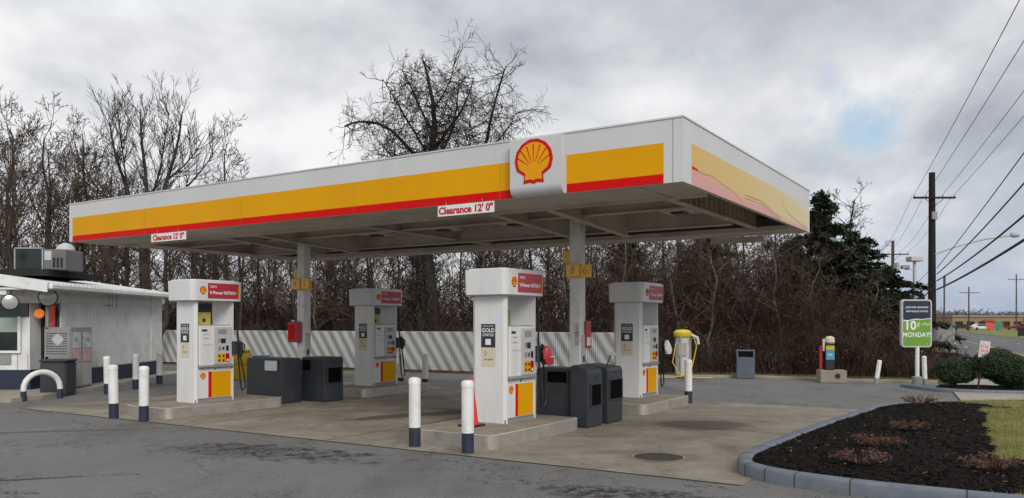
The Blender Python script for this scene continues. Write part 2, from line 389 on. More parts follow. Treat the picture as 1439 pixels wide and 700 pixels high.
# ------------------------------------------------------------------ ground, lot, road
def sheet(name, poly, z, m, kind='structure', sub=None):
    mb = MB(); mb.add([(x, y, z) for x, y in poly], [tuple(range(len(poly)))]); return tag(mb.obj(name, m), kind=kind)
g = MB(); n = 24
ys = [-60, 60, 150, 260, 420, 900]; xs = [-900, -200, -60, 20, 80, 200, 900]
g.add([(x, y, -.03) for y in ys for x in xs], [(j * 7 + i, j * 7 + i + 1, (j + 1) * 7 + i + 1, (j + 1) * 7 + i) for j in range(5) for i in range(6)])
tag(g.obj('ground', 'litter'), kind='structure')
sheet('parking_lot', [(-40, -25), (40, -25), (16.2, 20.5), (12.0, 22.9), (9.5, 23.8), (7.5, 25.3), (3, 25.4), (-6, 28.8), (-10.6, 30.5), (-14, 33), (-40, 45)], 0, 'asphalt')
pad = [S(13.4, -1.35), S(-1.1, -1.2), S(-1.1, 7.45), S(13.4, 7.45)]
sheet('concrete_pad', [(p.x, p.y) for p in pad], .004, 'concrete')
# saw joints across the pad
mb = MB()
for s_ in (5.0, 8.2, 11.2): 
    a, b = S(s_, -1.2), S(s_ + .008, 7.4); X = Matrix.Translation(S(s_, 0)) @ Matrix.Rotation(SA, 4, 'Z'); mb.box(-.009, .009, -1.2, 7.4, .0045, .0055, 0, X)
for t_ in (3.1,):
    X = Matrix.Translation(S(0, t_)) @ Matrix.Rotation(SA, 4, 'Z'); mb.box(-13.3, 1.0, -.009, .009, .0045, .0056, 0, X)
X = Matrix.Translation(S(0, 0)) @ Matrix.Rotation(SA, 4, 'Z'); mb.prism([(-13.4, -1.375), (1.1, -1.225), (1.1, -1.195), (-13.4, -1.345)], .0045, .0058, 0, X)
tag(mb.obj('pad_joints', mat('joint_dirt', (.045, .04, .034), .9, .4, 8)), kind='structure')
# main road (runs off along the pole line)
rd = lambda off, y: (off + .469 * y, y)
sheet('road', [rd(3.4, -30), rd(13.5, -30), rd(13.5, 300), rd(3.4, 300)], .006, 'road')
mk = MB()
for o_ in (6.75, 6.95):
    a, b, c, d = rd(o_, -20), rd(o_ + .10, -20), rd(o_ + .10, 290), rd(o_, 290); mk.add([(*p, .010) for p in (a, b, c, d)], [(0, 1, 2, 3)])
tag(mk.obj('road_centre_lines', mat('road_yellow', (.42, .30, .10), .8, .2)), kind='structure')
mk = MB()
for y in range(10, 200, 9):
    for o_ in (5.1, 10.2):
        a, b, c, d = rd(o_, y), rd(o_ + .12, y), rd(o_ + .12, y + 3), rd(o_, y + 3); mk.add([(*p, .010) for p in (a, b, c, d)], [(0, 1, 2, 3)])
tag(mk.obj('road_lane_marks', mat('road_white', (.5, .5, .48), .8, .2)), kind='structure')
sheet('sidewalk', [rd(1.5, -30), rd(3.1, -30), rd(3.1, 60), rd(1.5, 60)], .03, 'sidewalk')
sheet('driveway_apron', [(12.9, 19.0), (19.5, 16.6), (22, 22), (13.2, 21.6)], .034, 'sidewalk')
sheet('verge', [rd(13.8, 30), rd(80, 30), rd(80, 300), rd(13.8, 300)], -.006, 'lawn')
sheet('roadside_grass', [(9.5, 24.2), (16, 21.5), (19.5, 40), (27, 60), (22, 60), (12, 30)], -.010, 'lawn')

def kerb(name, pts, wd, h, m, label=None, closed=False, rnd=.03, kind='structure'):
    """kerb stone swept along a ground polyline; the width lies to the left of travel"""
    P = [Vector((x, y, 0)) for x, y in pts]; n = len(P); mb = MB()
    prof = [(0, -.02), (0, h - rnd), (rnd * .4, h - rnd * .3), (rnd, h), (wd - rnd, h), (wd - rnd * .3, h - rnd * .4), (wd, h - rnd), (wd, -.02)]
    vs = []; k = len(prof)
    for i, p in enumerate(P):
        d = (P[min(i + 1, n - 1)] - P[max(i - 1, 0)]).normalized(); nn = Vector((-d.y, d.x, 0))
        for a, z in prof: vs.append(p + nn * a + Vector((0, 0, z)))
    fs = [(i * k + j, (i + 1) * k + j, (i + 1) * k + j + 1, i * k + j + 1) for i in range(n - 1) for j in range(k - 1)]
    fs += [tuple(range(k)), tuple((n - 1) * k + j for j in range(k - 1, -1, -1))]
    mb.add(vs, fs); o = mb.obj(name, m, smooth=True)
    return tag(o, kind=kind) if kind else o
def smooth_poly(pts, it=3, closed=False):
    for _ in range(it):
        q = [pts[0]]
        for a, b in zip(pts[:-1], pts[1:]):
            q += [(a[0] * .75 + b[0] * .25, a[1] * .75 + b[1] * .25), (a[0] * .25 + b[0] * .75, a[1] * .25 + b[1] * .75)]
        q.append(pts[-1]); pts = q
    return pts
# planting bed: kerb from far right, round the back corner, down the pad's side and out to the lower right
bedline = smooth_poly([(16, 17.3), (10.4, 16.45), (8.4, 16.3), (7.15, 15.85), (6.3, 14.7), (4.6, 12.5), (3.1, 10.35), (2.72, 9.75), (2.55, 9.2), (2.68, 8.8), (2.95, 8.42), (3.6, 7.85), (5.2, 6.9), (9, 5.0)], 2)
kerb('bed_kerb', bedline, .17, .15, 'kerb')
for i in range(5, len(bedline) - 1, 3):
    a_, b_ = Vector((*bedline[i], 0)), Vector((*bedline[i + 1], 0)); d_ = (b_ - a_).normalized(); n_d = Vector((-d_.y, d_.x, 0)) * -.002; a_ = a_ + n_d
    if a_.y < 15.5: kerb('kerb_joint', [(a_.x, a_.y), (a_.x + d_.x * .011, a_.y + d_.y * .011)], .174, .152, 'joint')
# bed surface (mound) clipped to the kerb line
def inside(x, y, poly):
    c = False; j = len(poly) - 1
    for i in range(len(poly)):
        if (poly[i][1] > y) != (poly[j][1] > y) and x < (poly[j][0] - poly[i][0]) * (y - poly[i][1]) / (poly[j][1] - poly[i][1]) + poly[i][0]: c = not c
        j = i
    return c
bedpoly = bedline + [(16, 5)]
def dist_edge(x, y):
    best = 9
    for a, b in zip(bedline[:-1], bedline[1:]):
        dx, dy = b[0] - a[0], b[1] - a[1]; q = max(0, min(1, ((x - a[0]) * dx + (y - a[1]) * dy) / (dx * dx + dy * dy)))
        best = min(best, math.hypot(x - a[0] - q * dx, y - a[1] - q * dy))
    return best
def bedz(x, y):
    d = dist_edge(x, y); return .09 + .16 * (1 - math.exp(-d / .7)) + .02 * mnoise.noise(Vector((x * 2.5, y * 2.5, 0)))
def is_lawn(x, y):
    e = .14 * mnoise.noise(Vector((x * 1.5, y * 1.5, 3)))
    back = (x - 7.0) - .08 * (15.6 - y) > 0
    return (x + e > 5.35 + (y - 9) * .56 and y > 8.8 and y < 13.9) or (y + e * .6 < 7.55 + (x - 3.9) * (-.12) and x > 4.0 and y < 8.2) or (x > 8.6 + e and y > 13.5) 
mb = MB(); mb2 = MB(); step = .1
vid = {}; 
def cells():
    for i in range(24, 120):
        for j in range(45, 172):
            yield i * step, j * step
bv = []; bf = []; lf = []
def vtx(x, y):
    k = (round(x / step), round(y / step))
    if k not in vid: vid[k] = len(bv); bv.append((x, y, bedz(x, y) if inside(x, y, bedpoly) else .08))
    return vid[k]
for x, y in cells():
    if all(inside(x + a, y + b, bedpoly) for a, b in ((0, 0), (step, 0), (0, step), (step, step))):
        f = (vtx(x, y), vtx(x + step, y), vtx(x + step, y + step), vtx(x, y + step))
        (lf if is_lawn(x + .05, y + .05) else bf).append(f)
mb.add(bv, bf); tag(mb.obj('mulch_bed', 'mulch', smooth=True), kind='structure')
mb2.add(bv, lf); tag(mb2.obj('lawn', 'lawn', smooth=True), kind='structure')
# mulch chips
chip = MB()
for _ in range(26000):
    y = 7 + 9.4 * random.random() ** 1.5; x = random.uniform(2.6, 9.5)
    if not inside(x, y, bedpoly) or dist_edge(x, y) < .17 or is_lawn(x, y): continue
    z = bedz(x, y) + .004; a = random.random() * 2 * PI; l_ = random.uniform(.012, .035); wd = random.uniform(.004, .011); th = random.uniform(-.5, .5)
    c, s_ = math.cos(a), math.sin(a)
    chip.add([(x - c * l_ - s_ * wd, y - s_ * l_ + c * wd, z), (x - c * l_ + s_ * wd, y - s_ * l_ - c * wd, z), (x + c * l_ + s_ * wd, y + s_ * l_ - c * wd, z + l_ * th + .006), (x + c * l_ - s_ * wd, y + s_ * l_ + c * wd, z + l_ * th + .012)], [(0, 1, 2, 3)], 1 if random.random() < .03 else 0)
tag(chip.obj('mulch_chips', ['mulchchip', 'deadleaf']), 'loose dark wood chips covering the planting bed', 'mulch', kind='stuff')
# grass blades on the bed lawn
def blades(name, region, n, zf, label, hmin=.03, hmax=.07, m='grass'):
    v = []; f = []
    for _ in range(n):
        x, y = region()
        if x is None: continue
        z = zf(x, y); h = random.uniform(hmin, hmax); a = random.random() * 2 * PI; wd = random.uniform(.002, .005); le = random.uniform(0, .04)
        b = random.random() * 2 * PI; c, s_ = math.cos(a) * wd, math.sin(a) * wd; o = len(v)
        v += [(x - c, y - s_, z - .01), (x + c, y + s_, z - .01), (x + math.cos(b) * le, y + math.sin(b) * le, z + h)]; f.append((o, o + 1, o + 2))
    q = MB(); q.v = v; q.f = f; q.m = [0] * len(f)
    return tag(q.obj(name, m), label, 'grass', kind='stuff')
def reg():
    y = 6.4 + 9.8 * random.random() ** 1.6; x = random.uniform(3.9, 11)
    if inside(x, y, bedpoly) and dist_edge(x, y) > .12 and is_lawn(x, y): return x, y
    return None, None
blades('lawn_grass', reg, 120000, bedz, 'short yellowing winter grass beside the dark mulch bed', .03, .065)
# far kerb and grass strip behind the lot
kerb('back_kerb', [(12.0, 22.9), (9.5, 23.8), (7.5, 25.3), (3.2, 25.45)][::1], .14, .09, 'rawkerb')
def reg2():
    q = random.random(); 
    x = random.uniform(3.2, 12); y = 25.45 + (0 if x < 7.5 else -(x - 7.5) * .56) + .14 + random.random() ** 1.5 * 1.3
    return x, y
blades('verge_grass', reg2, 30000, lambda x, y: -.02, 'rough tan and green grass strip along the back kerb', .04, .13, 'drygrass')
# leaf litter along the fence foot
v = MB()
for _ in range(9000):
    if random.random() < .5:
        q = random.random(); x = 3.2 - 14.5 * q; y = 25.5 + 7.2 * q + random.uniform(-.5, .5)
    else:
        x = random.uniform(2, 13); y = 25.45 + (0 if x < 7.5 else -(x - 7.5) * .56) + random.uniform(-.15, 1.6)
    a = random.random() * 6.28; r_ = random.uniform(.02, .05); z = .012 if random.random() < .9 else .03
    v.add([(x + r_ * math.cos(a), y + r_ * math.sin(a), z), (x + r_ * math.cos(a + 2), y + r_ * math.sin(a + 2), z + .015), (x + r_ * math.cos(a + 4), y + r_ * math.sin(a + 4), z + .01)], [(0, 1, 2)])
tag(v.obj('fallen_leaves', 'deadleaf'), 'dead brown leaves gathered along the back edge of the lot', 'leaves', kind='stuff')

# ------------------------------------------------------------------ canopy
CL, CD, ZB, ZT = 14.07, 6.85, 3.49, 4.30     # length, depth, fascia bottom and top
can = thing('canopy', 'long flat filling station canopy with white, yellow and red fascia on two columns', 'canopy')
Sf(can, 0, 0)
# local: x = -s, y = t
mb = MB(); th = .07
mb.box(-CL, 0, 0, th, ZB, ZT); mb.box(-CL, 0, CD - th, CD, ZB, ZT)
mb.box(-th, 0, th, CD - th, ZB, ZT); mb.box(-CL, -CL + th, th, CD - th, ZB, ZT)
mb.obj('fascia', 'fascia', can)
# coping along the top edge
mb = MB(); mb.box(-CL - .012, .012, -.012, .10, ZT, ZT + .022); mb.box(-.10, .012, .10, CD + .012, ZT, ZT + .022); mb.box(-CL - .012, -CL + .1, .1, CD + .012, ZT, ZT + .022)
mb.obj('coping', 'fascia', can)
e = .004
def band(x0, x1, z0, z1, m, name, y=0):
    q = MB(); q.box(x0, x1, y - e, y - .0005, z0, z1); return q.obj(name, m, can)
segs = [(-CL + .13, -2.52), (-1.66, -.26)]
for a, b in segs:
    band(a, b, ZB + .12, ZB + .515, 'yellow', 'yellow_band'); band(a, b, ZB + .0, ZB + .12, 'red', 'red_band')
q = MB()
for x in (-2.75, -11.3, -8.4, -5.6): q.box(x, x + (.006 if x == -2.75 else .003), -.0055, -.0005, ZB, ZB + .515)
q.obj('fascia_seam', mat('seam', (.42, .18, .01), .6, .1), can)
q = MB()
for x in (-.135,): q.box(x - .004, x + .004, -.003, -.0004, ZB, ZT)
q.obj('corner_seam', 'grey', can)
# faded side fascia print
fm = bpy.data.materials.new('faded_print'); fm.use_nodes = True; t_ = fm.node_tree; n_ = t_.nodes; l_ = t_.links
tcn = n_.new('ShaderNodeTexCoord'); sp = n_.new('ShaderNodeSeparateXYZ'); l_.new(tcn.outputs['Object'], sp.inputs[0])
def mm(op, a, b=None):
    x = n_.new('ShaderNodeMath'); x.operation = op
    for i, v_ in enumerate((a, b)):
        if v_ is None: continue
        if isinstance(v_, (int, float)): x.inputs[i].default_value = v_
        else: l_.new(v_, x.inputs[i])
    return x.outputs[0]
def mr(v_, a, b, c=0, d=1):
    x = n_.new('ShaderNodeMapRange'); x.inputs[1].default_value = a; x.inputs[2].default_value = b; x.inputs[3].default_value = c; x.inputs[4].default_value = d; l_.new(v_, x.inputs[0]); return x.outputs[0]
def mc(f, a, b):
    x = n_.new('ShaderNodeMix'); x.data_type = 'RGBA'; l_.new(f, x.inputs[0])
    for i, c in ((6, a), (7, b)):
        if isinstance(c, tuple): x.inputs[i].default_value = (*c, 1)
        else: l_.new(c, x.inputs[i])
    return x.outputs[2]
Yy = sp.outputs[1]; Zz = sp.outputs[2]
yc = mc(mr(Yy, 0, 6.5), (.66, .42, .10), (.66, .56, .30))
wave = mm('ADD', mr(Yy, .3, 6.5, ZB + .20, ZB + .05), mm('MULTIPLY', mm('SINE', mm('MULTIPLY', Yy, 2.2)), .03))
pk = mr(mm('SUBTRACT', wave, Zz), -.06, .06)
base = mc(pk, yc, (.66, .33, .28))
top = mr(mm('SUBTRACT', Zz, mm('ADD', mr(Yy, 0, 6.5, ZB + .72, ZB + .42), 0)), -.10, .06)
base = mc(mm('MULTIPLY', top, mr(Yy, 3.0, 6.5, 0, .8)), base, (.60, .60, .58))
pb = n_['Principled BSDF']; l_.new(base, pb.inputs['Base Color']); pb.inputs['Roughness'].default_value = .45
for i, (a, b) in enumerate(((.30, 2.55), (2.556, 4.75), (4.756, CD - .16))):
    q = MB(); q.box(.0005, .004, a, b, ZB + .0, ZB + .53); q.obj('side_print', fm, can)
def curve_strip(pts, wdt, name, m):
    q = MB()
    for a, b in zip(pts[:-1], pts[1:]): q.add([(.0046, a[0], a[1] - wdt), (.0046, b[0], b[1] - wdt), (.0046, b[0], b[1] + wdt), (.0046, a[0], a[1] + wdt)], [(0, 1, 2, 3)])
    return q.obj(name, m, can)
M['olive'] = mat('faded_line', (.34, .26, .09), .6, .1)
def sm(p): return smooth_poly(p, 3)
curve_strip(sm([(.35, ZB + .215), (.8, ZB + .20), (1.1, ZB + .235), (1.5, ZB + .17), (2.1, ZB + .14), (2.5, ZB + .02)]), .006, 'wave_line', 'olive')
curve_strip(sm([(2.6, ZB + .17), (3.1, ZB + .18), (3.6, ZB + .19), (4.1, ZB + .09), (4.7, ZB + .03)]), .008, 'wave_line', 'olive')
curve_strip(sm([(2.6, ZB + .12), (3.2, ZB + .14), (3.7, ZB + .14), (4.2, ZB + .03), (4.6, ZB + .015)]), .006, 'wave_line', 'olive')
curve_strip(sm([(4.78, ZB + .45), (4.85, ZB + .28), (5.2, ZB + .17), (5.8, ZB + .14), (6.5, ZB + .02)]), .008, 'wave_line', 'olive')
q = MB(); q.add([(.0048, .31, ZB + .20), (.0048, .56, ZB + .21), (.0048, .50, ZB + .235), (.0048, .31, ZB + .245)], [(0, 1, 2, 3)]); q.obj('print_mark', 'red', can)
# emblem plate with an outward curling lower edge
q = MB(); px0, px1 = -2.50, -1.68
prof = [(-.004, ZT - .03), (-.13, ZT - .03), (-.13, ZB + .13), (-.127, ZB + .10), (-.118, ZB + .07), (-.10, ZB + .04), (-.075, ZB + .015), (-.045, ZB + .0), (-.004, ZB - .006)]
k = len(prof); q.add([(px0, y, z) for y, z in prof] + [(px1, y, z) for y, z in prof], [tuple(range(k)), tuple(range(2 * k - 1, k - 1, -1))] + [(i, k + i, k + (i + 1) % k, (i + 1) % k) for i in range(k)])
pl = q.obj('emblem_plate', 'fascia', can, smooth=True)
emblem(pl, face((-2.11, -.131, ZB + .44), -90), .605)
# deck, soffits and beams underneath
q = MB(); zc_ = ZB + .36
q.box(-CL + th, -th, th, CD - th, zc_, zc_ + .05)
for i in range(46):
    x = -.25 - i * .3; q.box(x - .04, x + .04, th, CD - th, zc_ - .045, zc_)
q.obj('deck', 'soffit', can)
q = MB()
q.box(-CL + th, -th, th, 1.18, ZB + .01, ZB + .04); q.box(-CL + th, -th, CD - 1.2, CD - th, ZB + .01, ZB + .04)
q.box(-CL + th, -CL + .75, 1.18, CD - 1.2, ZB + .012, ZB + .04)
q.obj('soffit', 'soffit', can)
def ibeam(q, p0, p1, z0b, z1b, top, fw=.14, ft=.018):
    """tapered I section between plan points p0, p1 with bottom heights z0b, z1b"""
    p0 = Vector((*p0, 0)); p1 = Vector((*p1, 0)); d = (p1 - p0).normalized(); nn = Vector((-d.y, d.x, 0))
    def bar(hw, za0, za1, zb0, zb1):
        vs = [p0 + nn * -hw + Vector((0, 0, za0)), p1 + nn * -hw + Vector((0, 0, za1)), p1 + nn * hw + Vector((0, 0, za1)), p0 + nn * hw + Vector((0, 0, za0)),
              p0 + nn * -hw + Vector((0, 0, zb0)), p1 + nn * -hw + Vector((0, 0, zb1)), p1 + nn * hw + Vector((0, 0, zb1)), p0 + nn * hw + Vector((0, 0, zb0))]
        q.add(vs, [(3, 2, 1, 0), (4, 5, 6, 7), (0, 1, 5, 4), (1, 2, 6, 5), (2, 3, 7, 6), (3, 0, 4, 7)])
    bar(fw / 2, z0b, z1b, z0b + ft, z1b + ft); bar(.006, z0b + ft + .001, z1b + ft + .001, top, top)
CS = (3.32, 10.15); CT = (3.42, 3.15)
for cs, ct in zip(CS, CT):
    for ds in (-.62, .42):
        q = MB(); ibeam(q, (-(cs + ds), 1.19), (-(cs + ds), 4.25), ZB - .01, ZB - .17, zc_ - .05); q.obj('cross_beam', 'soffit', can)
for s_ in (.71, 6.7, 13.3):
    q = MB(); ibeam(q, (-s_, 1.19), (-s_, CD - 1.21), ZB - .005, ZB - .005, zc_ - .05)
    if s_ == .71:
        q2 = MB()
        ibeam(q, (-s_, .1), (-s_, 1.18), ZB - .006, ZB - .006, ZB + .008)
        for i in range(22): q2 = MB(); q2.box(-s_ + .008, -s_ + .05, .35 + i * .24, .36 + i * .24, ZB + .03, zc_ - .05); q2.obj('stiffener', 'soffit', can)
    q.obj('cross_beam', 'soffit', can)
for t0, zb in ((4.32, ZB - .16), (2.45, ZB - .08)):
    q = MB(); ibeam(q, (-CL + .8, t0), (-.75, t0), zb + .1, zb + .1, zc_ - .05, .16); q.obj('main_beam', 'soffit', can)
q = MB(); q.box(-CL + .1, -.1, 1.17, 1.2, ZB - .03, ZB + .035); q.box(-CL + .1, -.1, CD - 1.22, CD - 1.19, ZB - .05, ZB + .035); q.obj('soffit_trim', 'soffit', can)
for s_, t_2 in ((1.35, 3.4), (4.6, 3.3), (6.3, 3.3), (8.1, 3.3), (11.9, 3.3), (4.3, 5.2), (8.6, 5.3)):
    q = MB(); q.box(-s_ - .28, -s_ + .28, t_2 - .28, t_2 + .28, ZB + .10, ZB + .16, bev=.01)
    lt = q.obj('light_fixture', 'lgrey', can); q = MB(); q.box(-s_ - .12, -s_ + .12, t_2 - .12, t_2 + .12, ZB + .07, ZB + .10, bev=.01); q.obj('lens', 'glass', lt)
q = MB(); q.box(-2.0, -.9, CD + .005, CD + .03, ZB - .13, ZB - .005); q.obj('cable_tray', 'soffit', can)
# columns
for cs, ct in zip(CS, CT):
    q = MB(); q.box(-cs - .11, -cs + .11, ct - .11, ct + .11, .0, ZB + .3, bev=.015); c = q.obj('column', 'white', can)
    q = MB(); q.box(-cs - .17, -cs + .17, ct - .17, ct + .17, .004, .03)
    for a in (-1, 1):
        for b in (-1, 1): q.lathe([(.014, .03), (.014, .055)], 6, 0, Matrix.Translation((-cs + a * .145, ct + b * .145, 0)))
    q.obj('base_plate', 'steel', c)
    q = MB(); q.box(-cs + .11, -cs + .13, ct - .06, ct + .06, .3, 1.5); q.obj('conduit_cover', 'lgrey', c)
    q = MB(); q.box(-cs + .13, -cs + .135, ct - .03, ct + .03, 1.0, 1.12); q.obj('switch', 'black', c)

# clearance signs hanging from the fascia
for i, (px_s, w_, lab) in enumerate(((3.35, 1.02, 'white clearance sign with red letters hanging beside the emblem plate'), (10.5, 1.10, 'white clearance sign with red letters near the far left end of the fascia'))):
    sg = thing('clearance_sign', lab, 'sign', S(px_s, -.02, ZB - .10), SA, 'clearance signs under the canopy edge')
    q = MB(); q.box(-w_ / 2, w_ / 2, -.006, .006, -.075, .085); q.obj('board', 'ltext', sg)
    text("Clearance 12' 0\"", .148, 'rtext', sg, face((0, -.0065, .0), -90), bold=.006)
    q = MB()
    for a in (-.36, .3): q.tube([(a, 0, .07), (a, 0, .14)], .004, 5)
    q.obj('hanger', 'steel', sg)

# pump number signs on columns
def number_sign(cs, ct, z, sx, sy, num, lab, w_=.24, fc=-90, rz=0):
    b = thing('pump_number_sign', lab, 'number sign', S(cs - sx, ct + sy, z), SA + rz, 'yellow pump number signs')
    q = MB(); q.box(-w_ / 2, w_ / 2, -.05, .05, -.12, .12, bev=.008); q.obj('box', 'numyel', b)
    q = MB(); q.box(-w_ / 2 + .02, w_ / 2 - .02, -.054, -.0502, -.10, .10); q.obj('face', 'paleyel', b)
    if num: text(num, .20, 'numtext', b, face((0, -.0545, -.0), -90))
number_sign(CS[1], CT[1], 2.58, -.02, -.19, '4', 'yellow number 4 box on the left column', .29)
number_sign(CS[1], CT[1], 2.58, .26, -.17, '2', 'yellow number 2 box right of the number 4 on the left column', .24)
number_sign(CS[1], CT[1], 2.84, -.26, .10, None, 'yellow number box high on the back of the left column', .24)
number_sign(CS[0], CT[0], 2.66, .03, -.19, '8', 'yellow number 8 box on the right column', .28)
number_sign(CS[0], CT[0], 2.65, .26, -.16, '6', 'pale number 6 box beside the number 8 on the right column', .18)
number_sign(CS[0], CT[0], 2.94, -.24, .10, None, 'yellow number box high on the back of the right column', .20)

# fire extinguisher box on left column, red sign on right column
fe = thing('extinguisher_cabinet', 'red fire extinguisher cabinet on the left column', 'cabinet', S(CS[1] + .02, CT[1] - .22, 1.28), SA)
q = MB(); q.box(-.18, .10, -.09, .10, 0, .46, bev=.02); q.obj('case', 'crimson', fe)
q = MB(); q.box(-.14, .06, -.096, -.091, .06, .40); q.obj('door_panel', 'red', fe)
q = MB(); q.box(-.10, -.03, -.04, .0, .46, .50); q.obj('top_knob', 'ltext', fe)
rs = thing('notice_board', 'narrow red notice on the back side of the right column', 'notice', S(CS[0] - .13, CT[0] + .15, 1.25), SA)
q = MB(); q.box(-.01, .02, -.10, .10, -.0, .5); q.obj('board', 'crimson', rs); q = MB(); q.box(.021, .024, -.07, .07, .05, .2); q.obj('label_patch', 'ltext', rs)
wn = thing('paper_notice', 'white safety notice sheet taped to the right column', 'notice', S(CS[0] + .0, CT[0] - .114, 1.3), SA)
q = MB(); q.box(.01, .09, -.002, .002, 0, .4); q.obj('sheet', 'lgrey', wn); text('NO\nSMOKING\nSTOP\nENGINE', .028, 'poster', wn, face((.05, -.0025, .22), -90), ext=.0008)

# ------------------------------------------------------------------ islands
def island(s0, s1, t0, t1, label):
    it = thing('pump_island', label, 'pump island', S((s0 + s1) / 2, t0, 0), SA, 'raised concrete pump islands')
    w_ = (s1 - s0) / 2; d = t1 - t0; r_ = .16
    def rr(k):
        a = w_ - k; pts = []
        for cx_, cy_, a0 in ((a - r_, k + r_, -90), (a - r_, d - k - r_, 0), (-a + r_, d - k - r_, 90), (-a + r_, k + r_, 180)):
            for i in range(7): 
                an = R(a0 + 15 * i); pts.append((cx_ + r_ * math.cos(an), cy_ + r_ * math.sin(an)))
        return pts
    q = MB(); q.prism(rr(.012), .0, .19); q.obj('concrete_top', 'island', it)
    q = MB(); o_ = rr(0); i_ = rr(.03); n = len(o_)
    q.add([(x, y, .006) for x, y in o_] + [(x, y, .194) for x, y in o_] + [(x, y, .195) for x, y in i_], [(i, (i + 1) % n, n + (i + 1) % n, n + i) for i in range(n)] + [(n + i, n + (i + 1) % n, 2 * n + (i + 1) % n, 2 * n + i) for i in range(n)]); q.m = [0] * n + [1] * n
    o = q.obj('steel_edge', ['steel', 'edgehighlight'], it)
    for sx in (-1, 1):
        q = MB(); cx_ = sx * (w_ - r_)
        pts = [(cx_ + sx * (r_ + .0015) * math.sin(R(a)), r_ - (r_ + .0015) * math.cos(R(a))) for a in range(0, 91, 15)]
        m_ = len(pts); q.add([(x, y, .004) for x, y in pts] + [(x, y, .196) for x, y in pts], [(i, i + 1, m_ + i + 1, m_ + i) for i in range(m_ - 1)]); q.obj('corner_guard', 'steel', it)
    # concrete skirt below the edge
    return it
IZ = .19
island(2.42, 3.92, -.70, 1.85, 'concrete pump island nearest the camera with steel edge and rounded corners')
island(9.2, 10.5, -.95, 1.75, 'concrete pump island under the left front fuel pump')
island(2.34, 3.9, 4.25, 6.6, 'concrete pump island at back right under the pump by the vacuum')
island(9.15, 10.45, 4.05, 6.5, 'concrete pump island at back under the small far pump')

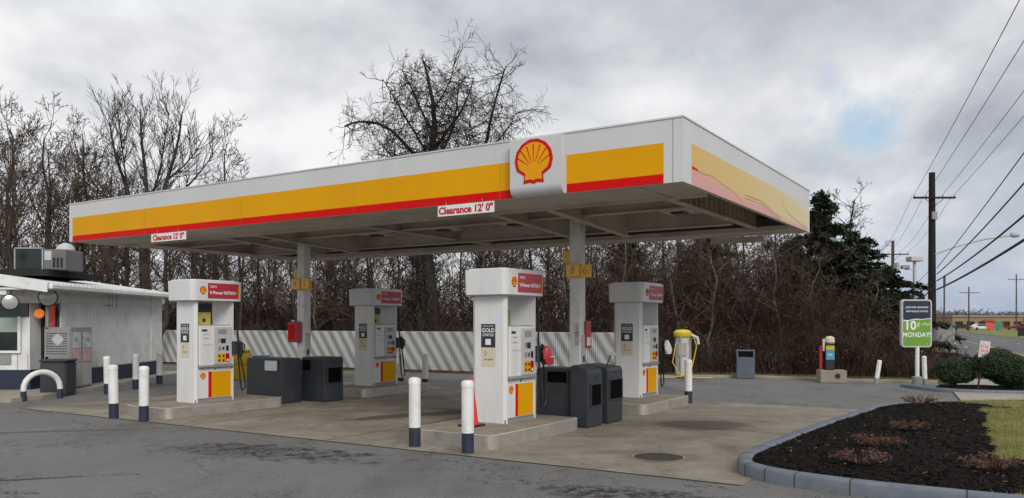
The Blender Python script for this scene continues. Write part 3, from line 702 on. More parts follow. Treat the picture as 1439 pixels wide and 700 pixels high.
# ------------------------------------------------------------------ fuel pump
def make_pump():
    p = thing('fuel_pump', '', 'fuel pump')
    H0, H1, HT = .0, 1.955, 2.335            # column top / header top above island
    hw = .31; L_ = .45
    def colp(sg):
        pts = [(-hw, sg * (L_ - .055)), (-hw, sg * (L_ - .03)), (-hw + .05, sg * L_), (hw - .05, sg * L_), (hw, sg * (L_ - .03)), (hw, sg * (L_ - .055))]
        return pts if sg < 0 else pts[::-1]
    for sg in (-1, 1):
        pts = colp(sg); ar = sum(a[0] * b[1] - b[0] * a[1] for a, b in zip(pts, pts[1:] + pts[:1]))
        if ar < 0: pts = pts[::-1]
        q = MB(); q.prism(pts, H0, H1); c = q.obj('end_column', 'pumpwhite', p)
    q = MB(); q.box(-.27, .27, -.394, .394, .0, 1.47, bev=.006); q.obj('cabinet', 'pumpwhite', p)
    q = MB(); q.box(-.30, .30, -.44, .44, -.001, .055); q.obj('plinth', 'grey', p)
    # header: rounded ends
    def hdr(g):
        pts = []; a, b, r_ = .39 + g, .58 + g, .13
        for cx_, cy_, a0 in ((a - r_ * .6, -b + r_, -90), (a - r_ * .6, b - r_, 0), (-a + r_ * .6, b - r_, 90), (-a + r_ * .6, -b + r_, 180)):
            for i in range(6): an = R(a0 + 18 * i); pts.append((cx_ + r_ * .6 * math.cos(an), cy_ + r_ * math.sin(an)))
        return pts
    q = MB(); q.prism(hdr(0), H1 + .001, HT, top=hdr(.01)); q.prism(hdr(-.03), HT, HT + .02); h = q.obj('header', 'pumpwhite', p)
    for sx, fc in ((1, 0), (-1, 180)):
        q = MB(); x = sx * .396
        q.box(min(x, x + sx * .008), max(x, x + sx * .008), -.24 if sx > 0 else -.46, .46 if sx > 0 else .24, H1 + .045, HT - .045); rp = q.obj('brand_panel', 'crimson', h)
        cy_ = .11 * sx
        text('NEW', .07, 'ltext', rp, face((x + sx * .009, cy_ - .23 * sx, H1 + .265), fc), 'lettering'); text('V-Power NiTRO+', .084, 'ltext', rp, face((x + sx * .009, cy_, H1 + .15), fc), 'lettering', bold=.002)
        emblem(h, face((x, -.345 * sx, H1 + .19), fc), .15)
        q = MB(); yy = .462 * sx; q.box(min(x, x + sx * .004), max(x, x + sx * .004), min(yy, yy + .03 * sx), max(yy, yy + .03 * sx), H1 + .05, HT - .05); q.obj('yellow_edge', 'yellow', h)
    for sx, fc in ((1, 0), (-1, 180)):
        q = MB(); a, b = sorted((sx * .271, sx * .335)); q.box(a, b, -.375, .375, .70, 1.47, bev=.012); cn = q.obj('console', 'pumpwhite', p)
        q = MB(); a, b = sorted((sx * .336, sx * .35)); y0, y1 = sorted((-.06 * sx, .35 * sx)); q.box(a, b, y0, y1, .72, 1.44, bev=.004); pn = q.obj('control_panel', 'lgrey', cn)
        def pc(y0, y1, z0, z1, m, name, dx=.351, th=.006, par=pn, oy=.03):
            y0 += oy; y1 += oy; y0, y1 = sorted((y0 * sx, y1 * sx)); a, b = sorted((sx * dx, sx * (dx + th))); q = MB(); q.box(a, b, y0, y1, z0, z1); return q.obj(name, m, par)
        pc(.0, .19, 1.31, 1.40, 'grey', 'price_display'); pc(.06, .17, 1.13, 1.22, 'glass', 'screen'); pc(.0, .04, 1.15, 1.22, 'grey', 'card_slot')
        pc(.0, .07, .99, 1.07, 'grey', 'keypad'); pc(.10, .14, 1.0, 1.06, 'black', 'receipt_slot'); pc(.18, .24, .98, 1.08, 'black', 'card_reader')
        for i, m in enumerate(('yellow', 'yellow', 'red')):
            bp = pc(-.02 + i * .095, .065 + i * .095, .76, .93, m, 'grade_button'); y = (.022 + i * .095)
            pc(y - .022, y + .022, .86, .90, 'black', 'price_tag', .358, .003, bp); pc(y - .02, y + .02, .775, .815, 'ltext' if i == 2 else 'black', 'octane_tag', .358, .003, bp)
        for z in (1.30, 1.22, 1.10): pc(-.33, -.19, z, z + .012, 'grey', 'instruction_line', .3355, .002, cn)
        pc(-.36, -.24, 1.36, 1.40, 'poster', 'warning_sticker', .3355, .002, cn); pc(-.33, -.10, 1.095, 1.11, 'lgrey', 'handle_slot', .3355, .004, cn)
        q = MB(); a, b = sorted((sx * .271, sx * .36)); q.box(a, b, -.39, .39, .665, .70, bev=.006); q.obj('shelf', 'grey', p)
        q = MB(); a, b = sorted((sx * .2705, sx * .29)); q.box(a, b, -.392, .392, .06, .655, bev=.004); dr = q.obj('lower_door', 'pumpwhite', p)
        pc(-.08, .37, .085, .585, 'yellow', 'yellow_panel', .291, .004, dr, 0); pc(-.15, -.08, .085, .585, 'red', 'red_stripe', .291, .0042, dr, 0)
        emblem(dr, face((sx * .291, -.27 * sx, .50), fc), .12)
    q = MB(); q.box(-.36, .36, -.54, .54, H1 - .012, H1 + .0008); q.obj('header_underside', 'lgrey', p)
    for sx in (-1, 1):
        q = MB(); a, b = sorted((sx * .2712, sx * .274)); q.box(a, b, -.375, .375, 1.472, 1.49); q.obj('trim_strip', 'grey', p)
        q = MB(); a, b = sorted((sx * .291, sx * .299)); q.lathe([(.014, 0), (.014, .01)], 10, 0, face((sx * .291, .0, .625), 0 if sx > 0 else 180)); q.obj('door_lock', 'black', p)
        q = MB(); a, b = sorted((sx * .291, sx * .2925)); q.box(a, b, -.38, .38, .062, .078); q.obj('kick_plate', 'grey', p)
    # posters on the ends
    for sy, fc in ((-1, -90), (1, 90)):
        q = MB(); a, b = sorted((sy * .451, sy * .4535)); q.box(a, b, -.5, .5, 0, 1) if False else q.box(-.14, .12, a, b, 1.15, 1.51); po = q.obj('status_poster', 'poster', p)
        X = lambda x, z: face((x, sy * .454, z), fc)
        text('FUEL REWARDS', .028, 'ltext', po, X(-.01, 1.475), ext=.0008); text('GOLD', .085, 'ltext', po, X(-.01, 1.41), ext=.0008, bold=.002); text('STATUS', .058, 'ltext', po, X(-.01, 1.34), ext=.0008, bold=.001)
        q = MB(); a2, b2 = sorted((sy * .454, sy * .455)); q.box(-.06, .04, a2, b2, 1.19, 1.28); q.obj('card_picture', 'ltext', po)
        q = MB(); q.box(-.14, .12, a, b, .86, 1.14); cp = q.obj('offer_poster', 'cream', p)
        text('3', .10, 'rtext', cp, X(-.06, 1.05), ext=.0008); text('per gallon', .04, 'poster', cp, X(.0, .97), ext=.0008)
    # hoses and nozzles at the far end, both sides
    for sx in (1, -1):
        q = MB(); x = sx * .30; y = .49
        q.tube([(x, .48, H1 + .0), (x, .52, H1 - .25), (x, .53, 1.3), (x, .55, .8), (x, .60, .30), (x, .64, .16), (x + sx * .03, .70, .22), (x + sx * .03, .66, .5), (sx * .41, .50, .87)], .016, 8); ho = q.obj('hose', 'black', p, smooth=True)
        q = MB(); q.tube([(x, .53, 1.72), (x, .53, 1.60)], .03, 8); q.tube([(x, .53, 1.55), (x, .53, 1.45)], .025, 8); q.obj('swivel', 'black', ho)
        q = MB(); a_, b_ = sorted((sx * .311, sx * .40)); q.box(a_, b_, .36, .47, .90, 1.16, bev=.01); q.obj('nozzle_holster', 'plast', p)
        q = MB(); xx = sx * .41
        q.tube([(xx, .50, .86), (xx, .52, .96), (xx, .50, 1.10), (xx, .45, 1.18)], [.034, .048, .05, .022], 8)
        q.tube([(xx, .50, .90), (xx, .60, .95), (xx, .61, 1.09), (xx, .52, 1.14)], .012, 6)
        q.tube([(xx, .45, 1.18), (xx, .41, 1.12)], .014, 6); q.obj('nozzle', 'black', p, smooth=True)
    return p
pump = make_pump()
PL = [((3.31, .98), 'white fuel pump nearest the camera, with an orange cone at its base'),
      ((10.0, .45), 'white fuel pump at front left, left of the left column'),
      ((3.31, 6.02), 'white fuel pump at back right, left of the yellow vacuum'),
      ((9.98, 5.35), 'smallest and farthest white fuel pump, right of the left column')]
pumps = []
for i, ((s_, t_3), lab) in enumerate(PL):
    o = pump if i == 0 else dup(pump)
    o.location = S(s_, t_3, IZ); o.rotation_euler = (0, 0, SA); o['label'] = lab; o['group'] = 'white fuel pumps under the canopy'; pumps.append(o)
# hanging cards in the portals
def portal_card(i, m, dark, lab):
    s_, t_3 = PL[i][0]
    c = thing('portal_card', lab, 'card', S(s_ - .05, t_3 - .06, IZ + 1.471), SA)
    q = MB(); q.box(-.004, .004, -.17, .14, 0, .26, bev=.001); q.obj('card', m, c)
    if dark: q = MB(); q.box(-.004, .006, -.17, .16, .262, .42, bev=.001); q.obj('upper_card', 'poster', c)
    q = MB(); q.box(.0045, .006, -.05, .02, .07, .14); q.obj('print', 'poster', c)
M['ycard'] = mat('yellow_card', (.50, .42, .10), .6, .1); M['gcard'] = mat('green_card', (.16, .26, .08), .6, .15, 8)
portal_card(1, 'ycard', True, 'yellow card under a dark one in the top opening of the front left pump')
portal_card(3, 'ycard', True, 'yellow card under a dark one in the top opening of the farthest pump')
portal_card(0, 'gcard', False, 'green card in the top opening of the nearest pump')

# bags over nozzles
def bag(i, m, lab, word=None):
    s_, t_3 = PL[i][0]
    b = thing('nozzle_bag', lab, 'bag', S(s_ - .50, t_3 + .50, IZ + .96), SA, None)
    q = MB(); pts = []
    prof = [(.03, -.10), (.075, -.09), (.095, .0), (.085, .10), (.055, .17), (.03, .20)]
    k_ = 14; vs = []
    for r_, z in prof:
        for j in range(k_):
            a = 2 * PI * j / k_; rr_ = r_ * (1 + .16 * math.sin(3 * a + z * 20)); vs.append((rr_ * math.cos(a) * .75, rr_ * math.sin(a) * 1.15 + z * .25 * -1, z))
    q.add(vs, [(a * k_ + j, a * k_ + (j + 1) % k_, (a + 1) * k_ + (j + 1) % k_, (a + 1) * k_ + j) for a in range(len(prof) - 1) for j in range(k_)] + [tuple(range(k_ - 1, -1, -1)), tuple((len(prof) - 1) * k_ + j for j in range(k_))])
    q.obj('bag', m, b, smooth=True)
    if word: text(word, .035, 'ltext', b, face((.086, -.01, .03), -20), ext=.0015)
bag(0, 'crimson', 'red plastic out of service bag over the nozzle of the nearest pump', 'SORRY')
bag(2, 'ltext', 'white plastic bag over the nozzle of the back right pump')

# ------------------------------------------------------------------ traffic cone
cn = thing('traffic_cone', 'orange traffic cone at the foot of the nearest pump', 'cone', S(3.30, .06, IZ), SA)
q = MB(); q.box(-.15, .15, -.15, .15, 0, .03, bev=.008); q.obj('base', 'black', cn)
q = MB(); q.lathe([(.115, .03), (.10, .08), (.022, .70), (.018, .71)], 20); q.obj('cone', 'orange', cn, smooth=True)

# ------------------------------------------------------------------ bollards
def make_bollard():
    b = thing('bollard', '', 'bollard')
    q = MB(); q.lathe([(.082, 0), (.082, .27)], 20); q.obj('navy_base', 'navy', b, smooth=True)
    q = MB(); q.lathe([(.0821, .2705), (.081, .87), (.085, .872), (.085, .93), (.07, .955), (.03, .965)], 20); q.obj('white_sleeve', 'white', b, smooth=True)
    return b
BL = [(S(3.52, -.98), 1, 'left one of the two white bollards before the nearest pump'), (S(2.58, -1.03), 1, 'right one of the two white bollards before the nearest pump'),
      (S(10.21, -1.31), 1, 'left one of the two white bollards before the front left pump'), (S(9.37, -1.27), 1, 'right one of the two white bollards before the front left pump'),
      (Vector((-9.72, 19.49, 0)), .95, 'bollard by the white building, nearest the dark cabinets'), (Vector((-9.72, 20.95, 0)), .95, 'middle bollard of the three beside the white building'),
      (Vector((-9.85, 22.65, 0)), .93, 'farthest bollard beside the white building, next to the front left pump'),
      (S(10.5, 6.9), .95, 'left one of the two far bollards by the slatted fence'), (S(9.68, 6.9), .95, 'right one of the two far bollards by the slatted fence'),
      (S(2.5, 6.9), .97, 'white bollard beside the yellow vacuum at the end of the back right island')]
bo = make_bollard()
for i, (p_, sc_, lab) in enumerate(BL):
    o = bo if i == 0 else dup(bo); o.location = p_; o.scale = (1, 1, sc_); o['label'] = lab; o['group'] = 'white bollards with navy feet'
    o.rotation_euler = (R(random.uniform(-1.1, 1.1)), R(random.uniform(-1.3, 1.3)), 0)
# slim white posts at the back of the lot
M['postwhite'] = M['white']
for (x, y, h_, lean, lab) in ((10.17, 22.65, .68, 9, 'short leaning white post left of the green sign'), (11.39, 22.35, .80, -2, 'short white post right of the green sign pole')):
    b = thing('guard_post', lab, 'post', (x, y, 0), 0, 'short white guard posts'); b.rotation_euler = (0, R(lean), 0)
    q = MB(); q.lathe([(.06, -.02), (.06, .17)], 16); q.obj('navy_base', 'grey', b, smooth=True)
    q = MB(); q.lathe([(.061, .1705), (.061, h_ - .02), (.04, h_)], 16); q.obj('white_sleeve', 'white', b, smooth=True)
# hoop barrier
hb = thing('hoop_barrier', 'white arched hoop barrier with navy feet before the white building', 'barrier', (-10.47, 18.06, 0), math.atan2(.67, .43))
rad = .395; q = MB(); q.tube([(-rad, 0, .22)] + [(-rad * math.cos(R(a)), 0, .26 + .36 * math.sin(R(a))) for a in range(0, 181, 15)] + [(rad, 0, .22)], .06, 12); q.obj('arch', 'white', hb, smooth=True)
for sx in (-1, 1):
    q = MB(); q.tube([(sx * rad, 0, 0), (sx * rad, 0, .2195)], .0605, 12); q.obj('foot', 'navy', hb, smooth=True)

# ------------------------------------------------------------------ bins by the columns
def waste_unit(s0, s1, t0, t1, z1, slope, label, front=None, side=None, paper=False):
    """front/side: (a0,a1,z0,z1) rimmed openings on the -t face and the -s face, inner shade painted as near-black slabs"""
    b = thing('waste_bin', label, 'bin', S(s1, t0, 0), SA, 'dark plastic waste bins beside the columns')
    W_ = s1 - s0; D = t1 - t0; q = MB(); zl = z1 - slope
    poly = [(0, .01), (W_, .01), (W_, z1 - .06 - slope), (W_ - .03, zl), (.03 + W_ * .25, z1), (.03, z1), (0, z1 - .04)]
    n = len(poly); q.add([(x, 0, z) for x, z in poly] + [(x, D, z) for x, z in poly], [tuple(range(n)), tuple(range(2 * n - 1, n - 1, -1))] + [(i, n + i, n + (i + 1) % n, (i + 1) % n) for i in range(n)])
    o = q.obj('bin_body', 'plast', b); mo = o.modifiers.new('bevel', 'BEVEL'); mo.width = .02; mo.segments = 2
    def fr(name, box, m): q = MB(); q.box(*box); return q.obj(name, m, b)
    if front:
        a0, a1, za, zb = front
        fr('opening', (a0, a1, -.004, .02, za, zb), 'void')
        for bx in ((a0 - .025, a1 + .025, -.02, -.001, zb, zb + .025), (a0 - .025, a0, -.02, -.001, za, zb), (a1, a1 + .025, -.02, -.001, za, zb)): fr('rim', bx, 'plast')
        if paper: fr('towel_pack', (a0 + .02, a1 - .02, -.03, -.005, za + .0, zb - .01), 'lgrey')
    if side:
        a0, a1, za, zb = side
        fr('opening', (W_ - .02, W_ + .004, a0, a1, za, zb), 'void')
        for bx in ((W_ + .001, W_ + .02, a0 - .025, a1 + .025, zb, zb + .025), (W_ + .001, W_ + .02, a0 - .025, a0, za, zb), (W_ + .001, W_ + .02, a1, a1 + .025, za, zb), (W_ + .001, W_ + .03, a0 - .02, a1 + .02, za - .02, za)): fr('rim', bx, 'plast')
        fr('latch', (W_ + .001, W_ + .012, (a0 + a1) / 2 - .025, (a0 + a1) / 2 + .025, zb + .11, zb + .135), 'black')
    return b
waste_unit(2.74, 3.42, 2.12, 2.62, .96, .0, 'dark bin with front window behind the nearest pump, left of the right column', front=(.22, .60, .72, .90))
waste_unit(2.38, 2.72, 2.03, 2.55, 1.02, .07, 'narrow dark bin with side opening, closest to the nearest island end', side=(.09, .44, .36, .70))
waste_unit(2.36, 2.95, 2.72, 3.30, 1.0, .04, 'dark bin with wide side opening just behind the narrow one at the right column', side=(.05, .52, .42, .74))
waste_unit(9.62, 10.75, 2.05, 2.60, .96, .0, 'wide dark bin holding white paper towels left of the left column', front=(.60, 1.0, .70, .92), paper=True)
waste_unit(9.15, 9.85, 2.80, 3.38, .97, .0, 'dark bin right of the left column with side opening', front=(.05, .30, .68, .90), side=(.10, .50, .42, .74))
# squeegee bucket handles poke up behind
sq = thing('squeegee', 'white and black window squeegee standing in the bin behind the right column', 'squeegee', S(2.55, 3.05, 1.0), SA)
q = MB(); q.tube([(0, 0, -.02), (.06, .05, .16)], .010, 8); q.obj('handle', 'black', sq); q = MB(); q.box(-.02, .14, .03, .07, .15, .20, bev=.006); q.obj('sponge_head', 'lgrey', sq)

mh = thing('manhole_cover', 'round dark cover set in the concrete between the nearest pump and the planting bed', 'cover', (1.87, 10.34, .0045))
q = MB(); q.lathe([(.31, 0), (.31, .006)], 40); q.obj('cover_plate', 'castiron', mh)
q = MB()
for i in range(40):
    a, b = 2 * PI * i / 40, 2 * PI * (i + 1) / 40; q.add([(.315 * math.cos(a), .315 * math.sin(a), .004), (.34 * math.cos(a), .34 * math.sin(a), .004), (.34 * math.cos(b), .34 * math.sin(b), .004), (.315 * math.cos(b), .315 * math.sin(b), .004)], [(0, 1, 2, 3)])
q.obj('frame_ring', 'steel', mh)
# yellow drum and blue crate left-back
yd = thing('yellow_barrel', 'bright yellow plastic barrel near the fence, behind the front left pump', 'barrel', (-8.1, 24.4, 0), .3)
q = MB(); q.lathe([(.26, 0), (.28, .05), (.29, .40), (.27, .42), (.29, .45), (.27, .78), (.20, .86)], 20); q.obj('drum', 'yplastic', yd, smooth=True)
q = MB(); q.lathe([(.30, .86), (.30, .90), (.12, .96)], 20, 0, Matrix.Translation((-.06, 0, 0))); q.obj('lid', 'lime', yd, smooth=True)
q = MB(); q.tube([(-.25, 0, .7), (-.42, 0, .85), (-.40, 0, 1.0), (-.2, 0, .95)], .025, 8); q.obj('handle', 'yplastic', yd, smooth=True)
bc = thing('blue_crate', 'small blue plastic crate right of the yellow barrel', 'crate', (-7.86, 25.2, 0), .2)
q = MB(); q.box(-.28, .28, -.2, .2, 0, .66, bev=.02); q.obj('crate', 'blue', bc); q = MB(); q.box(-.31, .31, -.23, .23, .6605, .70, bev=.01); q.obj('rim', 'blue', bc)
# orange jug at far left of the front left pump
oj = thing('orange_jug', 'orange windshield wash jug against the building side of the front left pump', 'jug', S(10.9, .9, .0), 0)
q = MB(); q.lathe([(.12, .3), (.13, .32), (.13, .55), (.05, .65), (.05, .68)], 16); q.obj('jug', 'orange', oj, smooth=True)
q = MB(); q.lathe([(.13, 0), (.13, .2995)], 16); q.obj('stand', 'grey', oj, smooth=True)

# ------------------------------------------------------------------ vacuum, air station, far bin
va = thing('vacuum_station', 'car vacuum with yellow domed top and yellow hoses behind the back right pump', 'vacuum', (5.3, 25.2, 0), -.2)
q = MB(); q.lathe([(.22, .05), (.22, 1.28), (.18, 1.30)], 20); q.obj('canister', 'lgrey', va, smooth=True)
q = MB(); q.lathe([(.26, 1.28), (.28, 1.31), (.28, 1.42), (.20, 1.49), (.05, 1.51)], 24); q.obj('dome', 'lime', va, smooth=True)
for a in range(3):
    q = MB(); c, s_ = math.cos(a * 2.1 + .3), math.sin(a * 2.1 + .3); q.tube([(c * .25, s_ * .25, 1.28), (c * .27, s_ * .27, .02)], .025, 8); q.obj('leg', 'steel', va)
q = MB(); q.tube([(.2, -.2, 1.2), (.35, -.3, 1.25), (.42, -.3, 1.0), (.3, -.3, .4), (.1, -.35, .12), (-.2, -.4, .05), (-.6, -.5, .04), (-1.0, -.35, .04)], .016, 8); q.obj('hose', 'lime', va, smooth=True)
q = MB(); q.tube([(-.2, -.2, 1.1), (-.3, -.3, .5), (-.1, -.35, .15), (.4, -.4, .04), (.9, -.3, .04)], .014, 8); q.obj('hose', 'lime', va, smooth=True)
q = MB(); q.box(-.12, .12, -.25, -.2, .7, 1.1); q.obj('coin_box', 'steel', va)
q = MB(); q.tube([(.25, -.1, 1.35), (.45, -.1, 1.25), (.48, -.1, 1.05)], .05, 10); q.obj('nozzle_arm', 'lgrey', va, smooth=True)
fb = thing('litter_bin', 'grey square litter bin with domed lid at the far edge of the lot', 'bin', (7.2, 25.0, 0), -.25)
q = MB(); q.box(-.27, .27, -.25, .25, 0, .66, bev=.02); q.obj('bin_body', 'gal', fb)
M['bluegrey'] = mat('blue_grey_plastic', (.10, .12, .15), .5, .1)
fb.children[0].data.materials[0] = M['bluegrey']
for sx in (-1, 1):
    q = MB(); a, b = sorted((sx * .22, sx * .27)); q.box(a, b, -.25, .25, .6605, .84); q.obj('hood_side', 'bluegrey', fb)
q = MB(); q.box(-.28, .28, -.26, .26, .8405, .88, bev=.015); q.obj('lid', 'bluegrey', fb)
q = MB(); q.box(-.215, .215, .1, .24, .6605, .84); q.obj('back_panel', 'black', fb)
ar = thing('air_station', 'coin air pump with blue panel on a concrete block, red post at its left', 'air pump', (9.25, 23.3, 0), -.15)
q = MB(); q.box(-.42, .30, -.25, .3, 0, .36, bev=.015); bk = q.obj('concrete_block', 'rawkerb', ar)
q = MB(); q.lathe([(.075, 0), (.075, .012)], 16, 0, face((.05, -.25, .2), -90)); q.obj('drain_hole', 'black', bk)
q = MB(); q.box(-.26, .0, -.14, .12, .3605, 1.12, bev=.02); q.obj('cabinet', 'black', ar)
q = MB(); q.box(-.245, -.015, -.152, -.1405, .66, .93); q.obj('blue_panel', mat('cyan_panel', (.05, .30, .45), .5, .1), ar)
q = MB(); q.box(-.245, -.015, -.152, -.1405, .94, 1.06); q.obj('orange_panel', 'yplastic', ar)
q = MB(); q.lathe([(.11, 1.12), (.14, 1.16), (.13, 1.28), (.06, 1.33)], 16, 0, Matrix.Translation((-.11, 0, 0))); q.obj('cap', 'cream', ar, smooth=True)
q = MB(); q.box(-.32, -.265, -.10, 0, .9, 1.25, bev=.01); q.obj('side_box', 'cream', ar)
q = MB(); q.tube([(-.36, .0, .36), (-.36, .0, 1.05)], .045, 10); q.obj('red_post', 'crimson', ar, smooth=True)
text('AIR', .09, 'ltext', ar, face((-.13, -.153, .80), -90))

# ------------------------------------------------------------------ fuel rewards sign
SX, SY = 11.16, 22.4
sgn = thing('promotion_sign', 'green and navy promotion board reading 10 cents MONDAY on a white post', 'sign', (SX, SY, 0), .06)
q = MB(); q.tube([(.04, .0, 0), (.04, .0, 1.06)], .055, 12); q.obj('post', 'white', sgn, smooth=True)
q = MB(); q.lathe([(.14, 0), (.14, .22), (.08, .24)], 14, 0, Matrix.Translation((.04, 0, 0))); q.obj('post_base', 'grey', sgn, smooth=True)
def rrect(x0, x1, z0, z1, r_):
    pts = []
    for cx_, cz_, a0 in ((x1 - r_, z1 - r_, 0), (x0 + r_, z1 - r_, 90), (x0 + r_, z0 + r_, 180), (x1 - r_, z0 + r_, 270)):
        for i in range(6): an = R(a0 + 18 * i); pts.append((cx_ + r_ * math.cos(an), cz_ + r_ * math.sin(an)))
    return pts
FX = face((0, 0, 0), -90)
q = MB(); q.prism(rrect(-.43, .43, 1.04, 2.36, .09), -.05, .05, 0, FX); fr_ = q.obj('frame', 'lgrey', sgn)
q = MB(); q.prism(rrect(-.39, .39, 1.08, 2.32, .06), .0502, .054, 0, FX); q.obj('green_face', 'green', sgn)
q = MB(); pts = rrect(-.39, .39, 1.80, 2.32, .06)[:12] + [(-.39, 1.80), (-.25, 1.79), (-.05, 1.83), (.15, 1.82), (.39, 1.85)]
q.prism(pts, .0542, .057, 0, FX); q.obj('navy_face', 'signnavy', sgn)
q = MB(); pts = [(-.39, 1.765), (-.25, 1.765), (-.05, 1.80), (.15, 1.80), (.39, 1.83), (.39, 1.848), (.15, 1.818), (-.05, 1.828), (-.25, 1.788), (-.39, 1.798)]
q.prism(pts, .0542, .0575, 0, FX); q.obj('wave_stripe', 'ltext', sgn)
def st(b, sz, x, z, al='LEFT', bold=0): return text(b, sz, 'ltext', sgn, face((x, -.0575, z), -90), align=al, bold=bold)
st('JOIN FUEL REWARDS', .068, 0, 2.14, 'CENTER', .001); st('NEW GOLD STATUS', .068, 0, 2.03, 'CENTER', .001)
st('10', .34, -.36, 1.63, bold=.010); st('¢', .20, .0, 1.68); st('off/gal', .10, .13, 1.68); st('MONDAY!', .175, 0, 1.38, 'CENTER', .004); st('5¢', .05, .27, 1.13)

# floodlight pole behind the sign
fl = thing('floodlight_pole', 'thin white pole with a box floodlight and side camera above the green sign', 'light pole', (15.0, 30.2, 0), 0)
q = MB(); q.tube([(0, 0, 0), (0, 0, 4.0)], [.07, .055], 12); q.obj('pole', 'lgrey', fl, smooth=True)
q = MB(); q.box(-.23, .23, -.22, .22, 4.0, 4.18, bev=.02); q.obj('lamp_head', 'lgrey', fl)
q = MB(); q.tube([(0, 0, 3.7), (-.35, 0, 3.7)], .02, 6); ca = q.obj('camera_arm', 'lgrey', fl)
q = MB(); q.box(-.5, -.2, -.08, .08, 3.72, 3.86, bev=.02); q.obj('camera_housing', 'grey', ca)

# grey fence panel behind
gp = thing('grey_screen', 'weathered grey board screen beside the utility pole', 'screen', (15.15, 29.0, 0), -.15)
q = MB(); q.box(-.1, .58, -.03, .03, 0, 1.60); q.obj('board_panel', 'grey', gp)
q = MB(); q.box(.58, .62, -.05, .05, 0, 1.64); q.box(-.16, -.11, -.05, .05, 0, 1.68); q.obj('post', 'gal', gp)

# ------------------------------------------------------------------ slatted chain link fence
F0 = Vector((3.45, 25.6, 0)); F1 = Vector((-17.5, 36.0, 0)); fd = (F1 - F0); FL = fd.length; fa = math.atan2(fd.y, fd.x)
fz = thing('slat_fence', 'low chain link fence with diagonal white and grey privacy slats behind the pumps', 'fence', F0, fa)
fmx = bpy.data.materials.new('slat_weave'); fmx.use_nodes = True; t_ = fmx.node_tree; n_ = t_.nodes; l_ = t_.links
tcn = n_.new('ShaderNodeTexCoord'); mp = n_.new('ShaderNodeMapping'); l_.new(tcn.outputs['Object'], mp.inputs[0]); mp.inputs['Rotation'].default_value = (0, R(-33), 0)
nz = n_.new('ShaderNodeTexNoise'); nz.inputs['Scale'].default_value = .35; nz.inputs['Detail'].default_value = 2; l_.new(tcn.outputs['Object'], nz.inputs[0])
wv = n_.new('ShaderNodeTexWave'); wv.bands_direction = 'X'; wv.inputs['Scale'].default_value = .85; wv.inputs['Distortion'].default_value = 6; wv.inputs['Detail'].default_value = 1; wv.inputs['Detail Scale'].default_value = .16
l_.new(mp.outputs[0], wv.inputs[0])
cr = n_.new('ShaderNodeValToRGB'); cr.color_ramp.elements[0].position = .05; cr.color_ramp.elements[0].color = (.25, .25, .25, 1); cr.color_ramp.elements[1].position = .9; cr.color_ramp.elements[1].color = (.53, .53, .52, 1)
l_.new(wv.outputs[0], cr.inputs[0]); l_.new(cr.outputs[0], n_['Principled BSDF'].inputs['Base Color']); n_['Principled BSDF'].inputs['Roughness'].default_value = .6
M['slat'] = fmx
q = MB(); x = 0.02
while x < FL:
    q.box(x, x + .050, -.008, .008, .04, 1.40 + random.uniform(-.012, .012)); x += .066
q.obj('slat_panel', 'slat', fz)
q = MB()
q.box(0, FL, -.016, -.010, .03, 1.37); q.obj('backing_mesh', 'cardark', fz)
x = 0
while x < FL:
    q = MB(); q.tube([(x, -.05, 0), (x, -.05, 1.40)], .03, 8); q.obj('post', 'gal', fz, smooth=True); x += 3.0
q = MB(); q.tube([(0, -.05, 1.39), (FL, -.05, 1.39)], .018, 6); q.obj('top_rail', 'gal', fz)

# ------------------------------------------------------------------ white building at the left
BX = -11.3; BY0, BY1 = 19.75, 26.0; bl = thing('kiosk_building', 'low white clad service building with ribbed metal roof and navy base', 'building', (BX, BY0, 0), 0)
# local: x<=0 inside, y 0..6.25 along the side wall
D_ = BY1 - BY0
q = MB(); q.box(-9, 0, .5, D_, .45, 2.62); q.box(-9, -.45, 0, .4995, .45, 2.62); q.box(-.4495, 0, .0, .4995, 2.2, 2.62)
q.obj('wall', 'siding', bl)
q = MB(); q.box(-9, .03, .48, D_ + .03, .0, .50); q.box(-9, -.42, -.03, .479, 0, .57); q.obj('base_band', 'navy', bl)
q = MB()
i = 0; y = .75
while y < 5.5: q.box(.001, .022, y, y + .125, .525, 2.22); y += .15
q.obj('siding_boards', 'siding', bl)
q = MB(); q.box(.001, .05, 5.55, D_ + .05, .53, 2.60); q.box(.001, .035, .70, 5.545, 2.23, 2.40); q.box(.001, .04, .51, .70, .53, 2.40); q.obj('corner_trim', 'white', bl)
q = MB(); q.box(-.445, -.001, .46, .495, .51, 2.195); q.obj('recess_glass', 'glass', bl)
q = MB(); q.box(-.07, .0, -.0, .07, .0, 2.199); q.obj('corner_post', 'grey', bl)
q = MB(); q.box(-.24, -.08, .40, .45, 1.62, 2.14); q.obj('lit_menu', 'neonr', bl)
# front wall
q = MB(); q.box(-9, -.46, -.05, -.004, 1.87, 2.19); q.obj('sign_band', 'glass', bl)
q = MB(); q.box(-9, -.70, -.04, -.004, 1.04, 1.85); wf = q.obj('window', 'glass', bl)
q = MB(); q.box(-9, -.72, -.055, -.041, 1.49, 1.84); q.obj('blind', 'teal', wf)
q = MB(); q.box(-9, -.64, -.07, -.041, .98, 1.04); q.box(-.71, -.64, -.07, -.041, 1.0415, 1.865); q.obj('window_frame', 'white', wf)
q = MB(); q.box(-1.9, -.90, -.03, -.004, .70, .95); q.obj('pass_drawer', 'grey', bl)
q = MB()
for i in range(2): q.box(-.50 - .25 * i, -.49 - .25 * i, -.012, -.001, .575, .95)
q.obj('board_joint', 'grey', bl)
